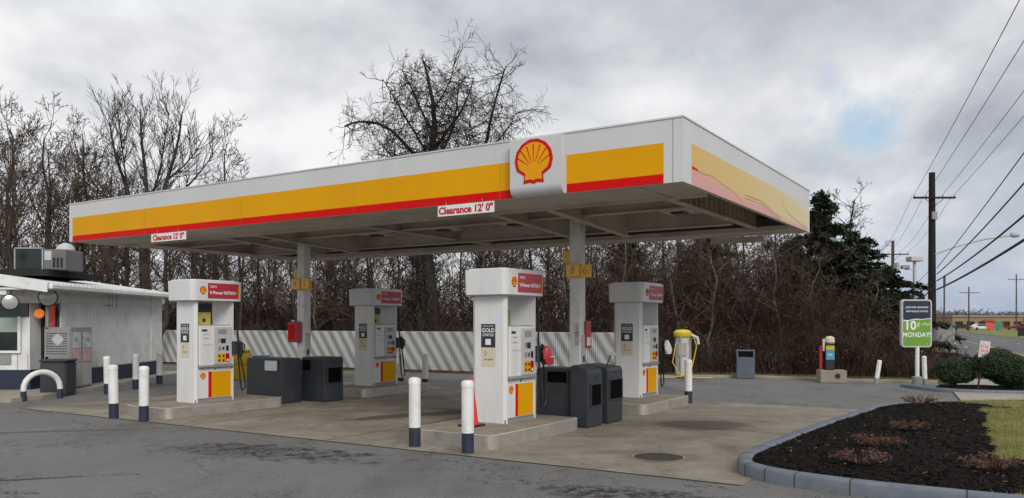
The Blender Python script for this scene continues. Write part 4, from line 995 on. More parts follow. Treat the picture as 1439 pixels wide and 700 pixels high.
# roof: low slope shed with ribs, eave along the side, gable fascia in front
zr0, zr1 = 2.62, 3.05    # eave height, height 3 m in
sl_ = .15
def roofz(x): return 2.70 + (-x) * sl_ if x > -3.2 else 2.70 + 3.2 * sl_
q = MB(); e0 = .42; f0 = -.75
vs = []
for yy in (f0, D_ + .2):
    for x, zz in ((e0, roofz(e0)), (-9, roofz(e0) + 1.32), (-9, roofz(e0) + 1.26), (e0, roofz(e0) - .06)): vs.append((x, yy, zz))
q.add(vs, [(0, 1, 2, 3), (7, 6, 5, 4), (0, 4, 5, 1), (3, 2, 6, 7), (0, 3, 7, 4), (1, 5, 6, 2)]); rf = q.obj('roof', 'roof', bl)
q = MB(); y = f0
slr = 1.32 / 9.42
while y < D_ + .2:
    vs = []
    for x in (e0 + .01, -8.9):
        zz = roofz(e0) + (e0 - x) * slr
        vs += [(x, y, zz + .001), (x, y + .02, zz + .028), (x, y + .06, zz + .028), (x, y + .08, zz + .001)]
    q.add(vs, [(0, 1, 5, 4), (1, 2, 6, 5), (2, 3, 7, 6), (0, 3, 2, 1)]); y += .19
q.obj('roof_ribs', 'roof', rf)
q = MB(); q.box(e0 + .002, e0 + .11, f0, D_ + .2, roofz(e0) - .13, roofz(e0) - .01, bev=.02); q.obj('gutter', 'white', bl)
q = MB()
vs = []
for yy in (f0 - .03, f0 - .001):
    for x in (e0, -9): zz = roofz(e0) + (e0 - x) * slr; vs += [(x, yy, zz + .02), (x, yy, zz - .20)]
q.add(vs, [(0, 1, 3, 2), (4, 6, 7, 5), (0, 2, 6, 4), (1, 5, 7, 3), (0, 4, 5, 1), (2, 3, 7, 6)]); q.obj('fascia_board', 'white', bl)
q = MB(); q.box(-9, .38, f0, D_ + .1, 2.50, 2.545); q.obj('eave_soffit', 'white', bl)
q = MB()
for x in (-.75, -3.3): q.box(x, x + .16, f0 + .05, -.001, 2.38, 2.50)
q.obj('bracket', 'white', bl)
q = MB()
for y in (2.9, 3.1, 3.35): q.tube([(.03, y, 2.5), (.03, y, 2.15)], .012, 6)
q.tube([(.035, 2.75, 2.2), (.035, 3.1, 2.2)], .015, 6); q.obj('conduit', 'gal', bl)
q = MB(); q.box(-6.5, -.35, .6, 3.2, 2.9, 3.06); q.obj('roof_curb', 'flatroof', bl)
# rooftop plant
hv = thing('rooftop_air_conditioner', 'boxy grey air conditioner with dark coil side on the white building roof', 'air conditioner', (BX - .72, BY0 + 1.2, 3.062), .0)
q = MB(); q.box(-.60, .15, -.45, .45, 0, .62, bev=.02); q.obj('coil_case', 'glass', hv)
q = MB()
for x in (-.61, .13): q.box(x, x + .03, -.47, -.44, 0, .64)
q.box(-.61, .16, -.47, -.44, .62, .65); q.obj('coil_frame', 'gal', hv)
q = MB(); q.box(.155, .75, -.45, .45, 0, .60, bev=.02); q.obj('housing', 'bluegrey2', hv); hv.scale = (.95, .95, .86)
q = MB(); q.box(.2, .38, -.465, -.451, .28, .55); q.obj('access_panel', 'lgrey', hv)
q = MB()
for i in range(3): q.box(.42 + i * .1, .48 + i * .1, -.462, -.4505, .06, .35)
q.obj('louvre', 'black', hv)
q = MB(); q.lathe([(.22, .60), (.24, .64), (.20, .76), (.05, .84)], 16, 0, Matrix.Translation((.45, .1, 0))); q.obj('vent_cap', 'lgrey', hv, smooth=True)
vc = thing('roof_camera', 'small white globe and lamp on the roof at the left picture edge', 'camera', (BX - 1.75, BY0 - .3, 2.85), 0)
q = MB(); q.lathe([(.03, 0), (.03, .5), (.10, .55), (.13, .66), (.09, .76), (.03, .79)], 16, 0, Matrix.Translation((.02, 0, 0))); q.obj('globe', 'ltext', vc, smooth=True)
q = MB(); q.box(.10, .40, -.1, .1, .15, .30, bev=.02); q.obj('lamp_box', 'lgrey', vc)
# mirrors
def mirror(x, y, z, r_, rimm, facem, lab, facing, stem):
    m_ = thing('round_mirror', lab, 'mirror', (x, y, z), 0, 'round mirrors under the eave')
    X = face((0, 0, 0), facing)
    q = MB(); q.lathe([(r_, -.02), (r_ + .02, 0), (r_ * .98, .02)], 24, 0, X); q.obj('rim', rimm, m_, smooth=True)
    q = MB(); q.lathe([(r_ * .97, .0205), (r_ * .8, .03), (r_ * .45, .042), (r_ * .1, .046)], 24, 0, X); q.obj('mirror_face', facem, m_, smooth=True)
    q = MB(); q.tube([(0, .05, stem), (0, .05, 0)], .012, 6); q.obj('stem', 'black', m_)
M['mirrorglass'] = mat('mirror_glass', (.42, .43, .42), .25, .1, 3, metal=.3)
mirror(-11.80, 19.05, 2.20, .17, 'black', 'mirrorglass', 'pale tilted round mirror on the front of the white building', -60, .30)
mirror(-11.22, 19.6, 2.33, .20, 'black', 'mirrorglass', 'dark rimmed round mirror at the corner of the white building', -65, .22)
nsn = thing('neon_disc', 'glowing round orange disc sign in the building recess', 'sign', (-11.55, 19.80, 1.94), 0)
q = MB(); q.lathe([(.10, -.02), (.12, 0), (.10, .02)], 24, 0, face((0, 0, 0), -80)); q.obj('disc', 'neon', nsn)
q = MB(); q.tube([(0, .03, .15), (0, .03, .32)], .01, 6); q.obj('hanger', 'black', nsn)
emb = MB()
# ice/propane cabinets
cb = thing('storage_cabinet', 'tall grey merchandiser cabinet with louvred side and two poster doors', 'cabinet', (-10.76, 19.75, .09), 0)
q = MB(); q.box(-.64, .0, 0, 1.0, .02, 1.52, bev=.01); q.obj('cabinet_body', 'grey', cb)
q = MB(); q.box(-.62, -.02, -.015, -.001, .80, 1.48)
for i in range(9):
    for j in range(9):
        if 2 < i < 7 and 3 < j < 8: continue
        q.box(-.575 + i * .057, -.53 + i * .057, -.019, -.0155, .86 + j * .062, .88 + j * .062, 1)
lv = q.obj('louvre_panel', ['grey', 'black'], cb)
q = MB(); X = Matrix.Translation((-.30, -.021, 1.22)) @ Matrix.Rotation(R(45), 4, 'Y'); q.box(-.11, .11, -.004, .0, -.11, .11, 0, X); q.obj('hazard_diamond', 'lgrey', lv)
for k_ in range(2):
    y0 = .02 + k_ * .49
    q = MB(); q.box(.001, .02, y0, y0 + .46, .06, 1.46, bev=.004); dr = q.obj('door', 'grey', cb)
    q = MB(); q.box(.021, .025, y0 + .04, y0 + .42, 1.0, 1.40); q.obj('upper_poster', 'posterlt', dr)
    q = MB(); q.box(.021, .025, y0 + .04, y0 + .42, .66, .98); q.obj('lower_poster', 'posterpk', dr)
    q = MB()
    for j in range(8): q.box(.021, .03, y0 + .02 + j * .055, y0 + .03 + j * .055, .08, .62)
    q.obj('grille_bars', 'gal', dr)
    text('ICE', .13, 'navy', dr, face((.0255, y0 + .23, 1.2), 0), ext=.0005)
for (x, y, lab) in ((-10.72, 19.15, 'dark grey square bin standing before the tall cabinet'),):
    b = thing('refuse_bin', lab, 'bin', (x, y, .0), .05)
    q = MB(); q.box(-.30, .30, -.26, .26, 0, .80, bev=.03); q.obj('bin_body', 'plast', b); q = MB(); q.box(-.32, .32, -.28, .28, .8005, .86, bev=.02); q.obj('lid', 'plast', b)
# sidewalk round the building
q = MB(); q.prism([(-22, 17.55), (-10.75, 17.4), (-10.55, 18.2), (-10.6, 22), (-10.85, 27.5), (-22, 27.5)], -.02, .09); tag(q.obj('building_sidewalk', 'sidewalk'), kind='structure')

# ------------------------------------------------------------------ plants helpers
def rot_about(v_, axis, ang): return Matrix.Rotation(ang, 3, axis) @ v_
class Tree:
    def __init__(s, seed): s.rng = random.Random(seed); s.wood = MB(); s.tw = MB()
    def limb(s, pts, rs, mb, k): mb.tube(pts, rs, k, caps=False)
    def grow(s, p, d, L_, r_, lev, maxlev, kids=5, up=.15, wob=.18, spread=(25, 60), rmin=.008, taper=.35, lratio=(.45, .75)):
        rg = s.rng; nseg = 5 if lev <= 1 else (4 if lev == 2 else 3); pts = [p.copy()]; rs = [r_]; dd = d.copy()
        for i in range(nseg):
            dd = (dd + Vector((rg.gauss(0, wob), rg.gauss(0, wob), rg.gauss(0, wob) + up * .5))).normalized()
            pts.append(pts[-1] + dd * L_ / nseg); rs.append(max(rmin, r_ * (1 - (1 - taper) * (i + 1) / nseg)))
        k = 8 if lev == 0 else (5 if lev == 1 else 3)
        s.limb(pts, rs, s.wood if lev <= 1 else s.tw, k)
        if lev < maxlev:
            n_k = kids + (2 if lev <= 1 else 0)
            for j in range(n_k):
                f = rg.uniform(.25, 1) if j else 1.0
                ii = min(nseg - 1, int(f * nseg)); q = pts[ii].lerp(pts[ii + 1], f * nseg - ii) if f < 1 else pts[-1]
                bd = (pts[ii + 1] - pts[ii]).normalized(); ax = bd.cross(Vector((rg.gauss(0, 1), rg.gauss(0, 1), rg.gauss(0, 1)))).normalized()
                nd_ = rot_about(bd, ax, R(rg.uniform(*spread)) * (.6 if f == 1 else 1))
                s.grow(q, nd_, L_ * rg.uniform(*lratio) * (1.15 - .4 * f), max(rmin, rs[ii] * rg.uniform(.4, .6)), lev + 1, maxlev, kids, up, wob, spread, rmin, taper, lratio)
    def build(s, label, cat, loc, group=None, rz=0, barkm='bark', twm='twig', name='bare_tree'):
        t = thing(name, label, cat, loc, rz, group)
        s.wood.obj('trunk', barkm, t, smooth=True); s.tw.obj('crown', twm, t)
        return t
# hero tree 1: dark ivy clad tree behind the canopy, two leading stems
def hero1():
    T = Tree(11); rg = T.rng
    main = [(0, 0, 0), (.2, .1, 2.2), (-.1, 0, 4.2), (-.15, .1, 6.2), (-.05, .1, 7.6), (.25, 0, 9.2), (.15, .1, 10.2), (-.1, .2, 11.2), (-.4, .2, 12.0)]
    T.limb([Vector(p) for p in main], [.34, .30, .27, .25, .21, .13, .09, .06, .015], T.wood, 10)
    limbs = [([(0, .1, 5.6), (.9, .3, 6.1), (1.9, .2, 6.9), (2.6, .3, 8.3), (3.0, .4, 10.0), (3.6, .5, 11.6)], .17),
             ([(-.1, .1, 7.6), (-1.2, -.2, 8.6), (-2.1, -.1, 9.3), (-3.3, .1, 9.5), (-4.1, .1, 9.3)], .10),
             ([(-.05, .1, 8.0), (.8, .5, 9.2), (1.6, .7, 10.1), (2.1, .8, 11.3)], .09), ([(.2, 0, 9.0), (-.5, .6, 10.0), (-1.0, .9, 11.0), (-1.5, .9, 11.7)], .07),
             ([(-.1, 0, 7.0), (.6, -.7, 8.0), (1.3, -1.2, 9.2), (1.5, -1.4, 10.6)], .09), ([(-.1, .1, 6.6), (-1.0, .6, 7.5), (-1.8, 1.0, 8.1), (-2.6, 1.2, 8.9)], .08),
             ([(-.1, .1, 6.3), (-.9, -.8, 7.2), (-2.0, -1.2, 8.0)], .08), ([(.1, 0, 9.8), (.9, .1, 10.8), (1.2, .2, 11.8)], .05), ([(-.1, .1, 8.2), (-1.3, -.3, 9.8), (-2.2, -.4, 11.0)], .06),
             ([(.9, .3, 6.2), (1.2, .2, 7.4), (1.4, .1, 8.6)], .06), ([(2.6, .3, 8.3), (3.6, .2, 9.0), (4.2, .3, 9.9)], .05), ([(2.3, .3, 7.6), (1.8, .8, 8.8), (1.9, .9, 9.9)], .05), ([(2.5, .3, 8.0), (3.2, -.3, 8.0), (3.9, -.4, 8.2)], .04)]
    allp = [(main, .2)] + limbs
    for pts, r0 in limbs:
        n = len(pts); T.limb([Vector(p) for p in smooth3(pts)], [r0 * (1 - .8 * i / (len(smooth3(pts)) - 1)) for i in range(len(smooth3(pts)))], T.wood, 6)
    for pts, r0 in allp:
        V_ = [Vector(p) for p in pts]
        for a, b in zip(V_[:-1], V_[1:]):
            if b.z < 5.8: continue
            L_ = (b - a).length
            for j in range(int(L_ * 14)):
                p = a.lerp(b, rg.random()); dz = Vector((rg.gauss(0, 1), rg.gauss(0, 1), rg.gauss(.05, .7))).normalized()
                T.grow(p, dz, rg.uniform(.5, 1.5), .021, 2, 4, 4, -.01, .2, (25, 70), .0065, .4, (.4, .7))
    # ivy lumps on the stem
    return T
def smooth3(pts):
    q = [pts[0]]
    for a, b in zip(pts[:-1], pts[1:]):
        q.append(tuple(a[i] * .7 + b[i] * .3 for i in range(3))); q.append(tuple(a[i] * .3 + b[i] * .7 for i in range(3)))
    q.append(pts[-1]); return q
def leafcloud(mb, n, fn, size, rg, mi=0, flat=False):
    for _ in range(n):
        p = fn(rg)
        if p is None: continue
        a = Vector((rg.gauss(0, 1), rg.gauss(0, 1), rg.gauss(0, 1))).normalized() * size * rg.uniform(.6, 1.3); b = a.cross(Vector((rg.gauss(0, 1), rg.gauss(0, 1), rg.gauss(0, 1)))).normalized() * size * .5 * rg.uniform(.6, 1.2)
        mb.add([p - a, p + b, p + a, p - b], [(0, 1, 2, 3)], mi)
T = hero1(); rg = T.rng
h1 = T.build('tall dark bare tree with tangled twigs rising behind the canopy near the emblem', 'tree', (-3.15, 31.0, -.03), twm='twigdark', barkm='twigdark'); h1.scale = (.80, .80, 1.0)
mb = MB()
def ivy(rg):
    z = rg.uniform(1.5, 9.5); a = rg.random() * 6.28; r_ = rg.gauss(.36, .08) * (1.1 if z < 7 else .7); return Vector((-.05 + r_ * math.cos(a), .1 + r_ * math.sin(a), z))
leafcloud(mb, 5000, ivy, .05, rg); mb.obj('ivy', 'needle', h1)
# hero tree 2: vase shaped bare tree at left
T = Tree(5); rg = T.rng
T.limb([Vector(p) for p in [(0, 0, 0), (.1, 0, 2.5), (0, 0, 5), (0, 0, 6.4)]], [.33, .29, .27, .26], T.wood, 10)
for pts, r0 in [([(0, 0, 6.2), (-.6, .1, 7.6), (-1.0, .2, 9.2), (-1.7, .3, 11), (-2.0, .3, 12.8)], .15), ([(0, 0, 6.3), (.15, .1, 8), (.0, .2, 10), (-.3, .3, 12), (-.4, .4, 13.6)], .14), ([(0, 0, 6.2), (.6, -.1, 7.6), (1.3, -.2, 9.6), (1.9, -.2, 11.6), (2.1, -.2, 13.3)], .15),
                ([(-.5, .1, 7.3), (-1.8, .3, 8.4), (-3.0, .5, 9.5), (-3.6, .5, 10.8)], .08), ([(.6, -.1, 7.6), (1.9, -.3, 8.7), (3.0, -.4, 9.8), (3.8, -.4, 10.9)], .08), ([(0, 0, 5.6), (-1.5, -.2, 6.6), (-3.0, -.3, 7.3), (-4.2, -.2, 8.3)], .09),
                ([(.1, .1, 8.2), (.6, .5, 10), (.8, .7, 12), (1.0, .7, 13.4)], .07), ([(-1.0, .2, 9.2), (-1.0, -.3, 11), (-1.2, -.4, 13.2)], .06), ([(1.3, -.2, 9.6), (2.5, .1, 10.8), (3.2, .2, 12.2)], .06)]:
    sp_ = smooth3(pts); T.limb([Vector(p) for p in sp_], [r0 * (1 - .8 * i / (len(sp_) - 1)) for i in range(len(sp_))], T.wood, 6)
    V_ = [Vector(p) for p in pts]
    for a, b in zip(V_[:-1], V_[1:]):
        for j in range(int((b - a).length * 5.0)):
            d0 = (b - a).normalized(); ax = d0.cross(Vector((rg.gauss(0, 1), rg.gauss(0, 1), rg.gauss(0, 1)))).normalized()
            T.grow(a.lerp(b, rg.random()), rot_about(d0, ax, R(rg.uniform(20, 55))), rg.uniform(.8, 1.8), .026, 2, 4, 4, .25, .10, (18, 45), .008, .35, (.45, .7))
T.build('vase shaped bare tree with many upright stems left behind the canopy end', 'tree', (-18.6, 41.0, -.03), twm='twigdark').scale = (.95, .95, .93)

# wood behind: a few bare tree kinds, copied
def wood_tree(seed, h_, r_, kids, spread, clear, bushy):
    T = Tree(seed); rg = T.rng; pts = [Vector((0, 0, 0))]; n = 8
    for i in range(n): pts.append(pts[-1] + Vector((rg.gauss(0, .14), rg.gauss(0, .14), h_ / n)))
    rs = [r_ * (1 - .85 * i / n) + .01 for i in range(n + 1)]; T.limb(pts, rs, T.wood, 8)
    for j in range(bushy):
        f = clear + (1 - clear) * (j + rg.random()) / bushy; ii = min(n - 1, int(f * n)); p = pts[ii].lerp(pts[ii + 1], min(1, f * n - ii))
        a = rg.random() * 6.28; e_ = R(rg.uniform(15, 60)); d = Vector((math.cos(a) * math.cos(e_), math.sin(a) * math.cos(e_), math.sin(e_)))
        T.grow(p, d, h_ * rg.uniform(.16, .30) * (1.25 - .75 * f), rs[ii] * .42, 1, 4, kids, .16, .15, spread, .011, .35, (.42, .7))
    return T
protos = []
for i, (sd_, h_, r_, kd, sprd, cl_, bs) in enumerate([(21, 12.5, .15, 3, (20, 50), .30, 22), (22, 11.5, .20, 3, (25, 60), .25, 24), (23, 13.0, .12, 3, (18, 45), .35, 20), (24, 10, .13, 3, (25, 65), .12, 26)]):
    T = wood_tree(sd_, h_, r_, kd, sprd, cl_, bs); protos.append((T.build('', 'tree', (0, 0, 0)), h_))
GWS = ('bare trees of the wood above the white building', 'bare trees of the wood behind the slatted fence', 'bare trees of the wood behind the brambles')
LWS = ('slender leafless tree standing in the wood above the white building roof', 'slender leafless tree in the wood behind the slatted fence and canopy', 'leafless tree in the low wood behind the brambles, right of the right column')
rg = random.Random(99); placed = 0; used = set()
def hmax(x, y):          # crown height of the wood by bearing
    b = x / y
    tb = [(-.75, 10.0), (-.56, 10.8), (-.50, 9.2), (-.42, 7.6), (-.33, 8.2), (-.26, 7.6), (-.1, 7.4), (.1, 7.5), (.3, 7.2), (.37, 6.2), (.43, 4.8), (.46, 3.6)]
    for (b0, h0), (b1, h1_) in zip(tb[:-1], tb[1:]):
        if b0 <= b <= b1: return h0 + (h1_ - h0) * (b - b0) / (b1 - b0)
    return 11.5 if b < -.75 else 4
rows = []
for row, (y0, n) in enumerate(((33.5, 27), (37.5, 26), (42, 24), (48, 18))):
    for i in range(n):
        b = -.72 + 1.15 * (i + rg.uniform(.1, .9)) / n; y = y0 + rg.uniform(-2.0, 2.0) + max(0, -b - .3) * 9; x = b * y; rows.append((x, y))
for x, y in rows:
    hh = hmax(x, y) * rg.uniform(.80, 1.04) * (y / 40) ** .75
    k_ = rg.randrange(4); pr, ph = protos[k_]
    sc_ = hh / ph
    if k_ not in used: o = pr; used.add(k_)
    else: o = dup(pr)
    o.location = (x, y, -.03); o.rotation_euler = (0, 0, rg.random() * 6.28); o.scale = (max(sc_, .72), max(sc_, .72), sc_); 
    bb = x / y; q_ = 0 if bb < -.47 else (1 if bb < .10 else 2); o['label'] = LWS[q_]; o['group'] = GWS[q_]; placed += 1
T = wood_tree(61, 5.5, .05, 3, (25, 60), .2, 14); sap = T.build('', 'tree', (0, 0, 0), name='sapling', barkm='palebark', twm='bramble')
for i, (x, y, s_3, h3) in enumerate(((4.6, 28.3, 1, .95), (6.1, 29.2, 1.1, 1.0), (6.9, 28.2, .9, .8), (8.0, 28.9, 1, .95), (9.6, 28.0, .9, .8), (10.7, 28.4, .9, .75), (2.4, 29.4, 1, 1.0), (-.6, 30.6, 1, 1.0), (-4.8, 31.9, 1, .95), (-8.3, 33.4, 1, 1.0), (12.3, 28.0, .8, .6))):
    o = sap if i == 0 else dup(sap)
    o.location = (x, y, -.03); o.rotation_euler = (R(rg.uniform(-7, 7)), R(rg.uniform(-9, 9)), rg.random() * 6.28); o.scale = (s_3, s_3, h3); o['label'] = 'thin pale barked sapling standing up out of the brown undergrowth'; o['group'] = 'pale saplings in the undergrowth'
# slightly apart: tree with bare top right of the conifer
o = dup(protos[1][0], loc=(14.6, 35.5, -.03), rz=1.0, sc=.62, label='rounded bare tree just behind the dark conifer at the right end of the wood'); del o['group']
o = dup(protos[3][0], loc=(-12.6, 37.0, -.03), rz=2.0, sc=(.85, .85, .95), label='spindly bare tree showing just above the left half of the fascia'); del o['group']

# thicket: brambles, vines and saplings as one uncountable mass
def arcs(n, region, hfun, rad, seed, segs=5, tall=.5):
    """thin arching stems, three sided, vectorised"""
    r_ = np.random.default_rng(seed); base = np.array([region(r_) for _ in range(n)]); h_ = np.array([hfun(b[0], b[1], r_) for b in base])
    az_ = r_.random(n) * 2 * np.pi; ln = h_ * r_.uniform(.25, 1.1, n); tt = np.linspace(0, 1, segs + 1)
    P = np.zeros((n, segs + 1, 3))
    arch = r_.uniform(.5, 1.0, n)
    for i, t in enumerate(tt):
        P[:, i, 0] = base[:, 0] + np.cos(az_) * ln * t ** 1.5; P[:, i, 1] = base[:, 1] + np.sin(az_) * ln * t ** 1.5
        P[:, i, 2] = base[:, 2] + h_ * (np.sin(t * np.pi * .5 * (1 + (1 - arch)))) 
    P[:, 1:, :] += r_.normal(0, .08, (n, segs, 3)) * (h_[:, None, None] * .5 + .3)
    P[:, :, 2] = np.maximum(P[:, :, 2], -.02); P[:, :, 2] = np.minimum(P[:, :, 2], np.maximum(h_, .3)[:, None] * 1.08)
    rr_ = r_.uniform(.5, 1.2, n)[:, None] * rad * np.linspace(1.2, .5, segs + 1)[None, :]
    offs = np.array([(1, 0, 0), (-.5, .87, .3), (-.5, -.87, -.3)])
    V_ = P[:, :, None, :] + offs[None, None] * rr_[:, :, None, None]
    V_ = V_.reshape(-1, 3); idx = np.arange(n)[:, None, None] * (segs + 1) * 3 + np.arange(segs)[None, :, None] * 3 + np.arange(3)[None, None, :]
    idn = np.arange(n)[:, None, None] * (segs + 1) * 3 + np.arange(segs)[None, :, None] * 3 + (np.arange(3)[None, None, :] + 1) % 3
    F = np.stack([idx, idn, idn + 3, idx + 3], -1).reshape(-1, 4)
    return V_, F, P
def np_obj(name, parts, mats):
    vs = []; fs = []; ms = []; o_ = 0
    for V_, F, m in parts: vs.append(V_); fs.append(F + o_); ms.append(np.full(len(F), m)); o_ += len(V_)
    V_ = np.concatenate(vs); F = np.concatenate(fs); Ms = np.concatenate(ms).astype(np.int32); me = bpy.data.meshes.new(name)
    me.vertices.add(len(V_)); me.vertices.foreach_set('co', V_.astype(np.float32).ravel()); me.loops.add(F.size); me.loops.foreach_set('vertex_index', F.astype(np.int32).ravel())
    me.polygons.add(len(F)); me.polygons.foreach_set('loop_start', np.arange(0, F.size, 4, dtype=np.int32))
    for m in mats: me.materials.append(M[m])
    me.polygons.foreach_set('material_index', Ms); me.update(calc_edges=True)
    o = bpy.data.objects.new(name, me); COL.objects.link(o); return o
def npleaves(P, n, size, seed):
    r_ = np.random.default_rng(seed); q = P.reshape(-1, 3); q = q[r_.integers(0, len(q), n)] + r_.normal(0, .07, (n, 3)); q[:, 2] = np.maximum(q[:, 2], .0)
    a = r_.normal(0, 1, (n, 3)); a /= np.linalg.norm(a, axis=1)[:, None]; b = np.cross(a, r_.normal(0, 1, (n, 3))); b /= np.linalg.norm(b, axis=1)[:, None]
    s_ = size * r_.uniform(.5, 1.3, n)[:, None]; V_ = np.stack([q - a * s_, q + b * s_ * .5, q + a * s_, q - b * s_ * .5], 1).reshape(-1, 3)
    return V_, np.arange(4 * n).reshape(-1, 4)
def edge_y(x):   # front edge of the brush
    if x < 3.3: return 26.4 + (3.3 - x) * .50
    if x < 7.5: return 26.7
    return 26.7 - (x - 7.5) * .40
def reg_front(r_):
    x = r_.uniform(-18, 15.0); d = r_.random() ** 1.4 * 5.5
    return (x, edge_y(x) + .2 + d, 0)
def h_front(x, y, r_):
    d = y - edge_y(x); base = .55 + min(d, 4) * .75
    if x < 3: base = .9 + min(d, 4) * .45
    m_ = 1 + 1.3 * mnoise.noise(Vector((x * .8, y * .8, 0)))
    if r_.random() < .06: m_ *= 1.7
    if x > 11.4: base *= max(.22, 1 - (x - 11.4) * .36)
    return max(.25, min(base * m_ * r_.uniform(.5, 1.15), (4.3 if x < 10.5 else 2.9) * r_.uniform(.75, 1)))
V1, Fa, P1 = arcs(15000, reg_front, h_front, .010, 1, 6)
lv1, lf1 = npleaves(P1, 26000, .035, 2)
tag(np_obj('bramble_thicket', [(V1, Fa, 0), (lv1, lf1, 1)], ['bramble', 'deadleaf']), 'dense reddish brown bramble thicket along the back of the lot', 'thicket', kind='stuff')
def reg_back(r_):
    x = r_.uniform(-30, 13.2); return (x, edge_y(x) + r_.uniform(4, 14), 0)
def h_back(x, y, r_):
    if x > 3: return (4.6 + 2.0 * mnoise.noise(Vector((x * .35, y * .3, 14)))) * r_.uniform(.35, 1.1) * (1 if x < 11 else .6)
    top = 3.0 + 2.2 * mnoise.noise(Vector((x * .3, y * .3, 4)))
    if x / y > .40: top *= .62
    return top * r_.uniform(.35, 1.1)
V2, Fb, P2 = arcs(8000, reg_back, h_back, .013, 3, 6)
lv2, lf2 = npleaves(P2, 16000, .045, 4)
tag(np_obj('woodland_understorey', [(V2, Fb, 0), (lv2, lf2, 1)], ['twig', 'deadleaf']), 'tangled dark undergrowth of vines and saplings deep in the wood', 'undergrowth', kind='stuff')
def reg_far(r_):
    y = r_.uniform(50, 66); return (r_.uniform(-.85, .38) * y, y, 0)
def h_far(x, y, r_): return (2.8 + 1.6 * mnoise.noise(Vector((x * .15, y * .1, 8)))) * r_.uniform(.3, 1.0)
V3, Fc, P3 = arcs(5000, reg_far, h_far, .026, 5, 4)
tag(np_obj('far_wood', [(V3, Fc, 0)], ['twig']), 'far dark mass of bare woodland seen through the nearer trees', 'woodland', kind='stuff')
# pale fallen branch / dead trunk accents
for (x, y, h_, lean, lab) in ((1.9, 28.0, 3.4, 8, 'pale broken dead trunk standing behind the right column'),):
    q = MB(); q.tube([(0, 0, 0), (h_ * .4 * math.sin(R(lean)), .1, h_ * .42 * math.cos(R(lean)) + .15), (h_ * math.sin(R(lean)), 0, h_ * math.cos(R(lean)) + .35)], [.05, .035, .015], 7)
    o = q.obj('dead_branch', mat('dead_wood', (.26, .20, .15), .9, .3, 6)); o.location = (x, y, 2.0 if lean > 30 else -.05); tag(o, lab, 'branch')

# conifers
def conifer(seed, h_, w_, loc, label, brown=0, group=None, n=None):
    rg = random.Random(seed); t = thing('conifer', label, 'tree', loc, rg.random() * 6, group); tr = MB(); nd_ = MB()
    tr.tube([(0, 0, 0), (.05, 0, h_ * .5), (0, 0, h_)], [.18, .11, .015], 8)
    nb = n or int(h_ * 24); br = MB()
    for i in range(nb):
        f = (i + rg.random()) / nb; z = h_ * (.06 + .93 * f); L_ = w_ * (1 - f) ** .8 * rg.choice((.45, .7, .9, 1.0, 1.3)) * rg.uniform(.8, 1.15) + .2; a = rg.random() * 6.28
        c, s_ = math.cos(a), math.sin(a); pts = [Vector((c * L_ * q, s_ * L_ * q, z + L_ * (.32 * q - .30 * q * q) + .08 * rg.gauss(0, 1) * q)) for q in (0, .35, .7, 1)]
        br.tube(pts, [.025, .018, .012, .006], 4, caps=False)
        for j in range(int(L_ * 150)):
            q = rg.uniform(.15, 1.0); ii = 0 if q < .35 else (1 if q < .7 else 2); lo = (0, .35, .7)[ii]; hi = (.35, .7, 1)[ii]
            p = pts[ii].lerp(pts[ii + 1], (q - lo) / (hi - lo)) + Vector((rg.gauss(0, .04), rg.gauss(0, .04), rg.gauss(0, .05))); sd_ = rg.choice((-1, 1)); ln = rg.uniform(.07, .22) * (1.2 - q * .6)
            d = Vector((c * .6 - s_ * sd_ * .8 + rg.gauss(0, .3), s_ * .6 + c * sd_ * .8 + rg.gauss(0, .3), rg.uniform(-.6, .5))).normalized() * ln; up_ = Vector((rg.gauss(0, .03), rg.gauss(0, .03), .026))
            nd_.add([p - up_, p + d * .5 - up_ * 1.6 , p + d, p + d * .5 + up_ * 1.6, p + up_], [(0, 1, 2, 3, 4)], 1 if rg.random() < brown else 0)
    tr.obj('trunk', 'bark', t, smooth=True); br.obj('boughs', 'bark', t); nd_.obj('foliage', ['needle', 'needlebrown'], t)
    return t
conifer(31, 6.9, 2.7, (12.2, 32.0, -.03), 'tallest dark conifer rising behind the right end of the canopy', .04)
conifer(32, 5.2, 3.0, (13.2, 31.0, -.03), 'broad dark conifer with drooping boughs left of the floodlight pole', .04)
conifer(33, 5.0, 2.2, (11.2, 32.6, -.03), 'conifer buried in brambles left of the tallest one', .10)
conifer(34, 3.7, 2.3, (13.5, 29.4, -.03), 'low conifer at the right end of the brown thicket', .05)
conifer(35, 6.0, 2.2, (8.3, 34.5, -.03), 'dark conifer deep in the wood right of the vacuum', .15)
conifer(36, 5.8, 2.0, (5.0, 35.5, -.03), 'dark conifer deep in the wood above the vacuum', .15)

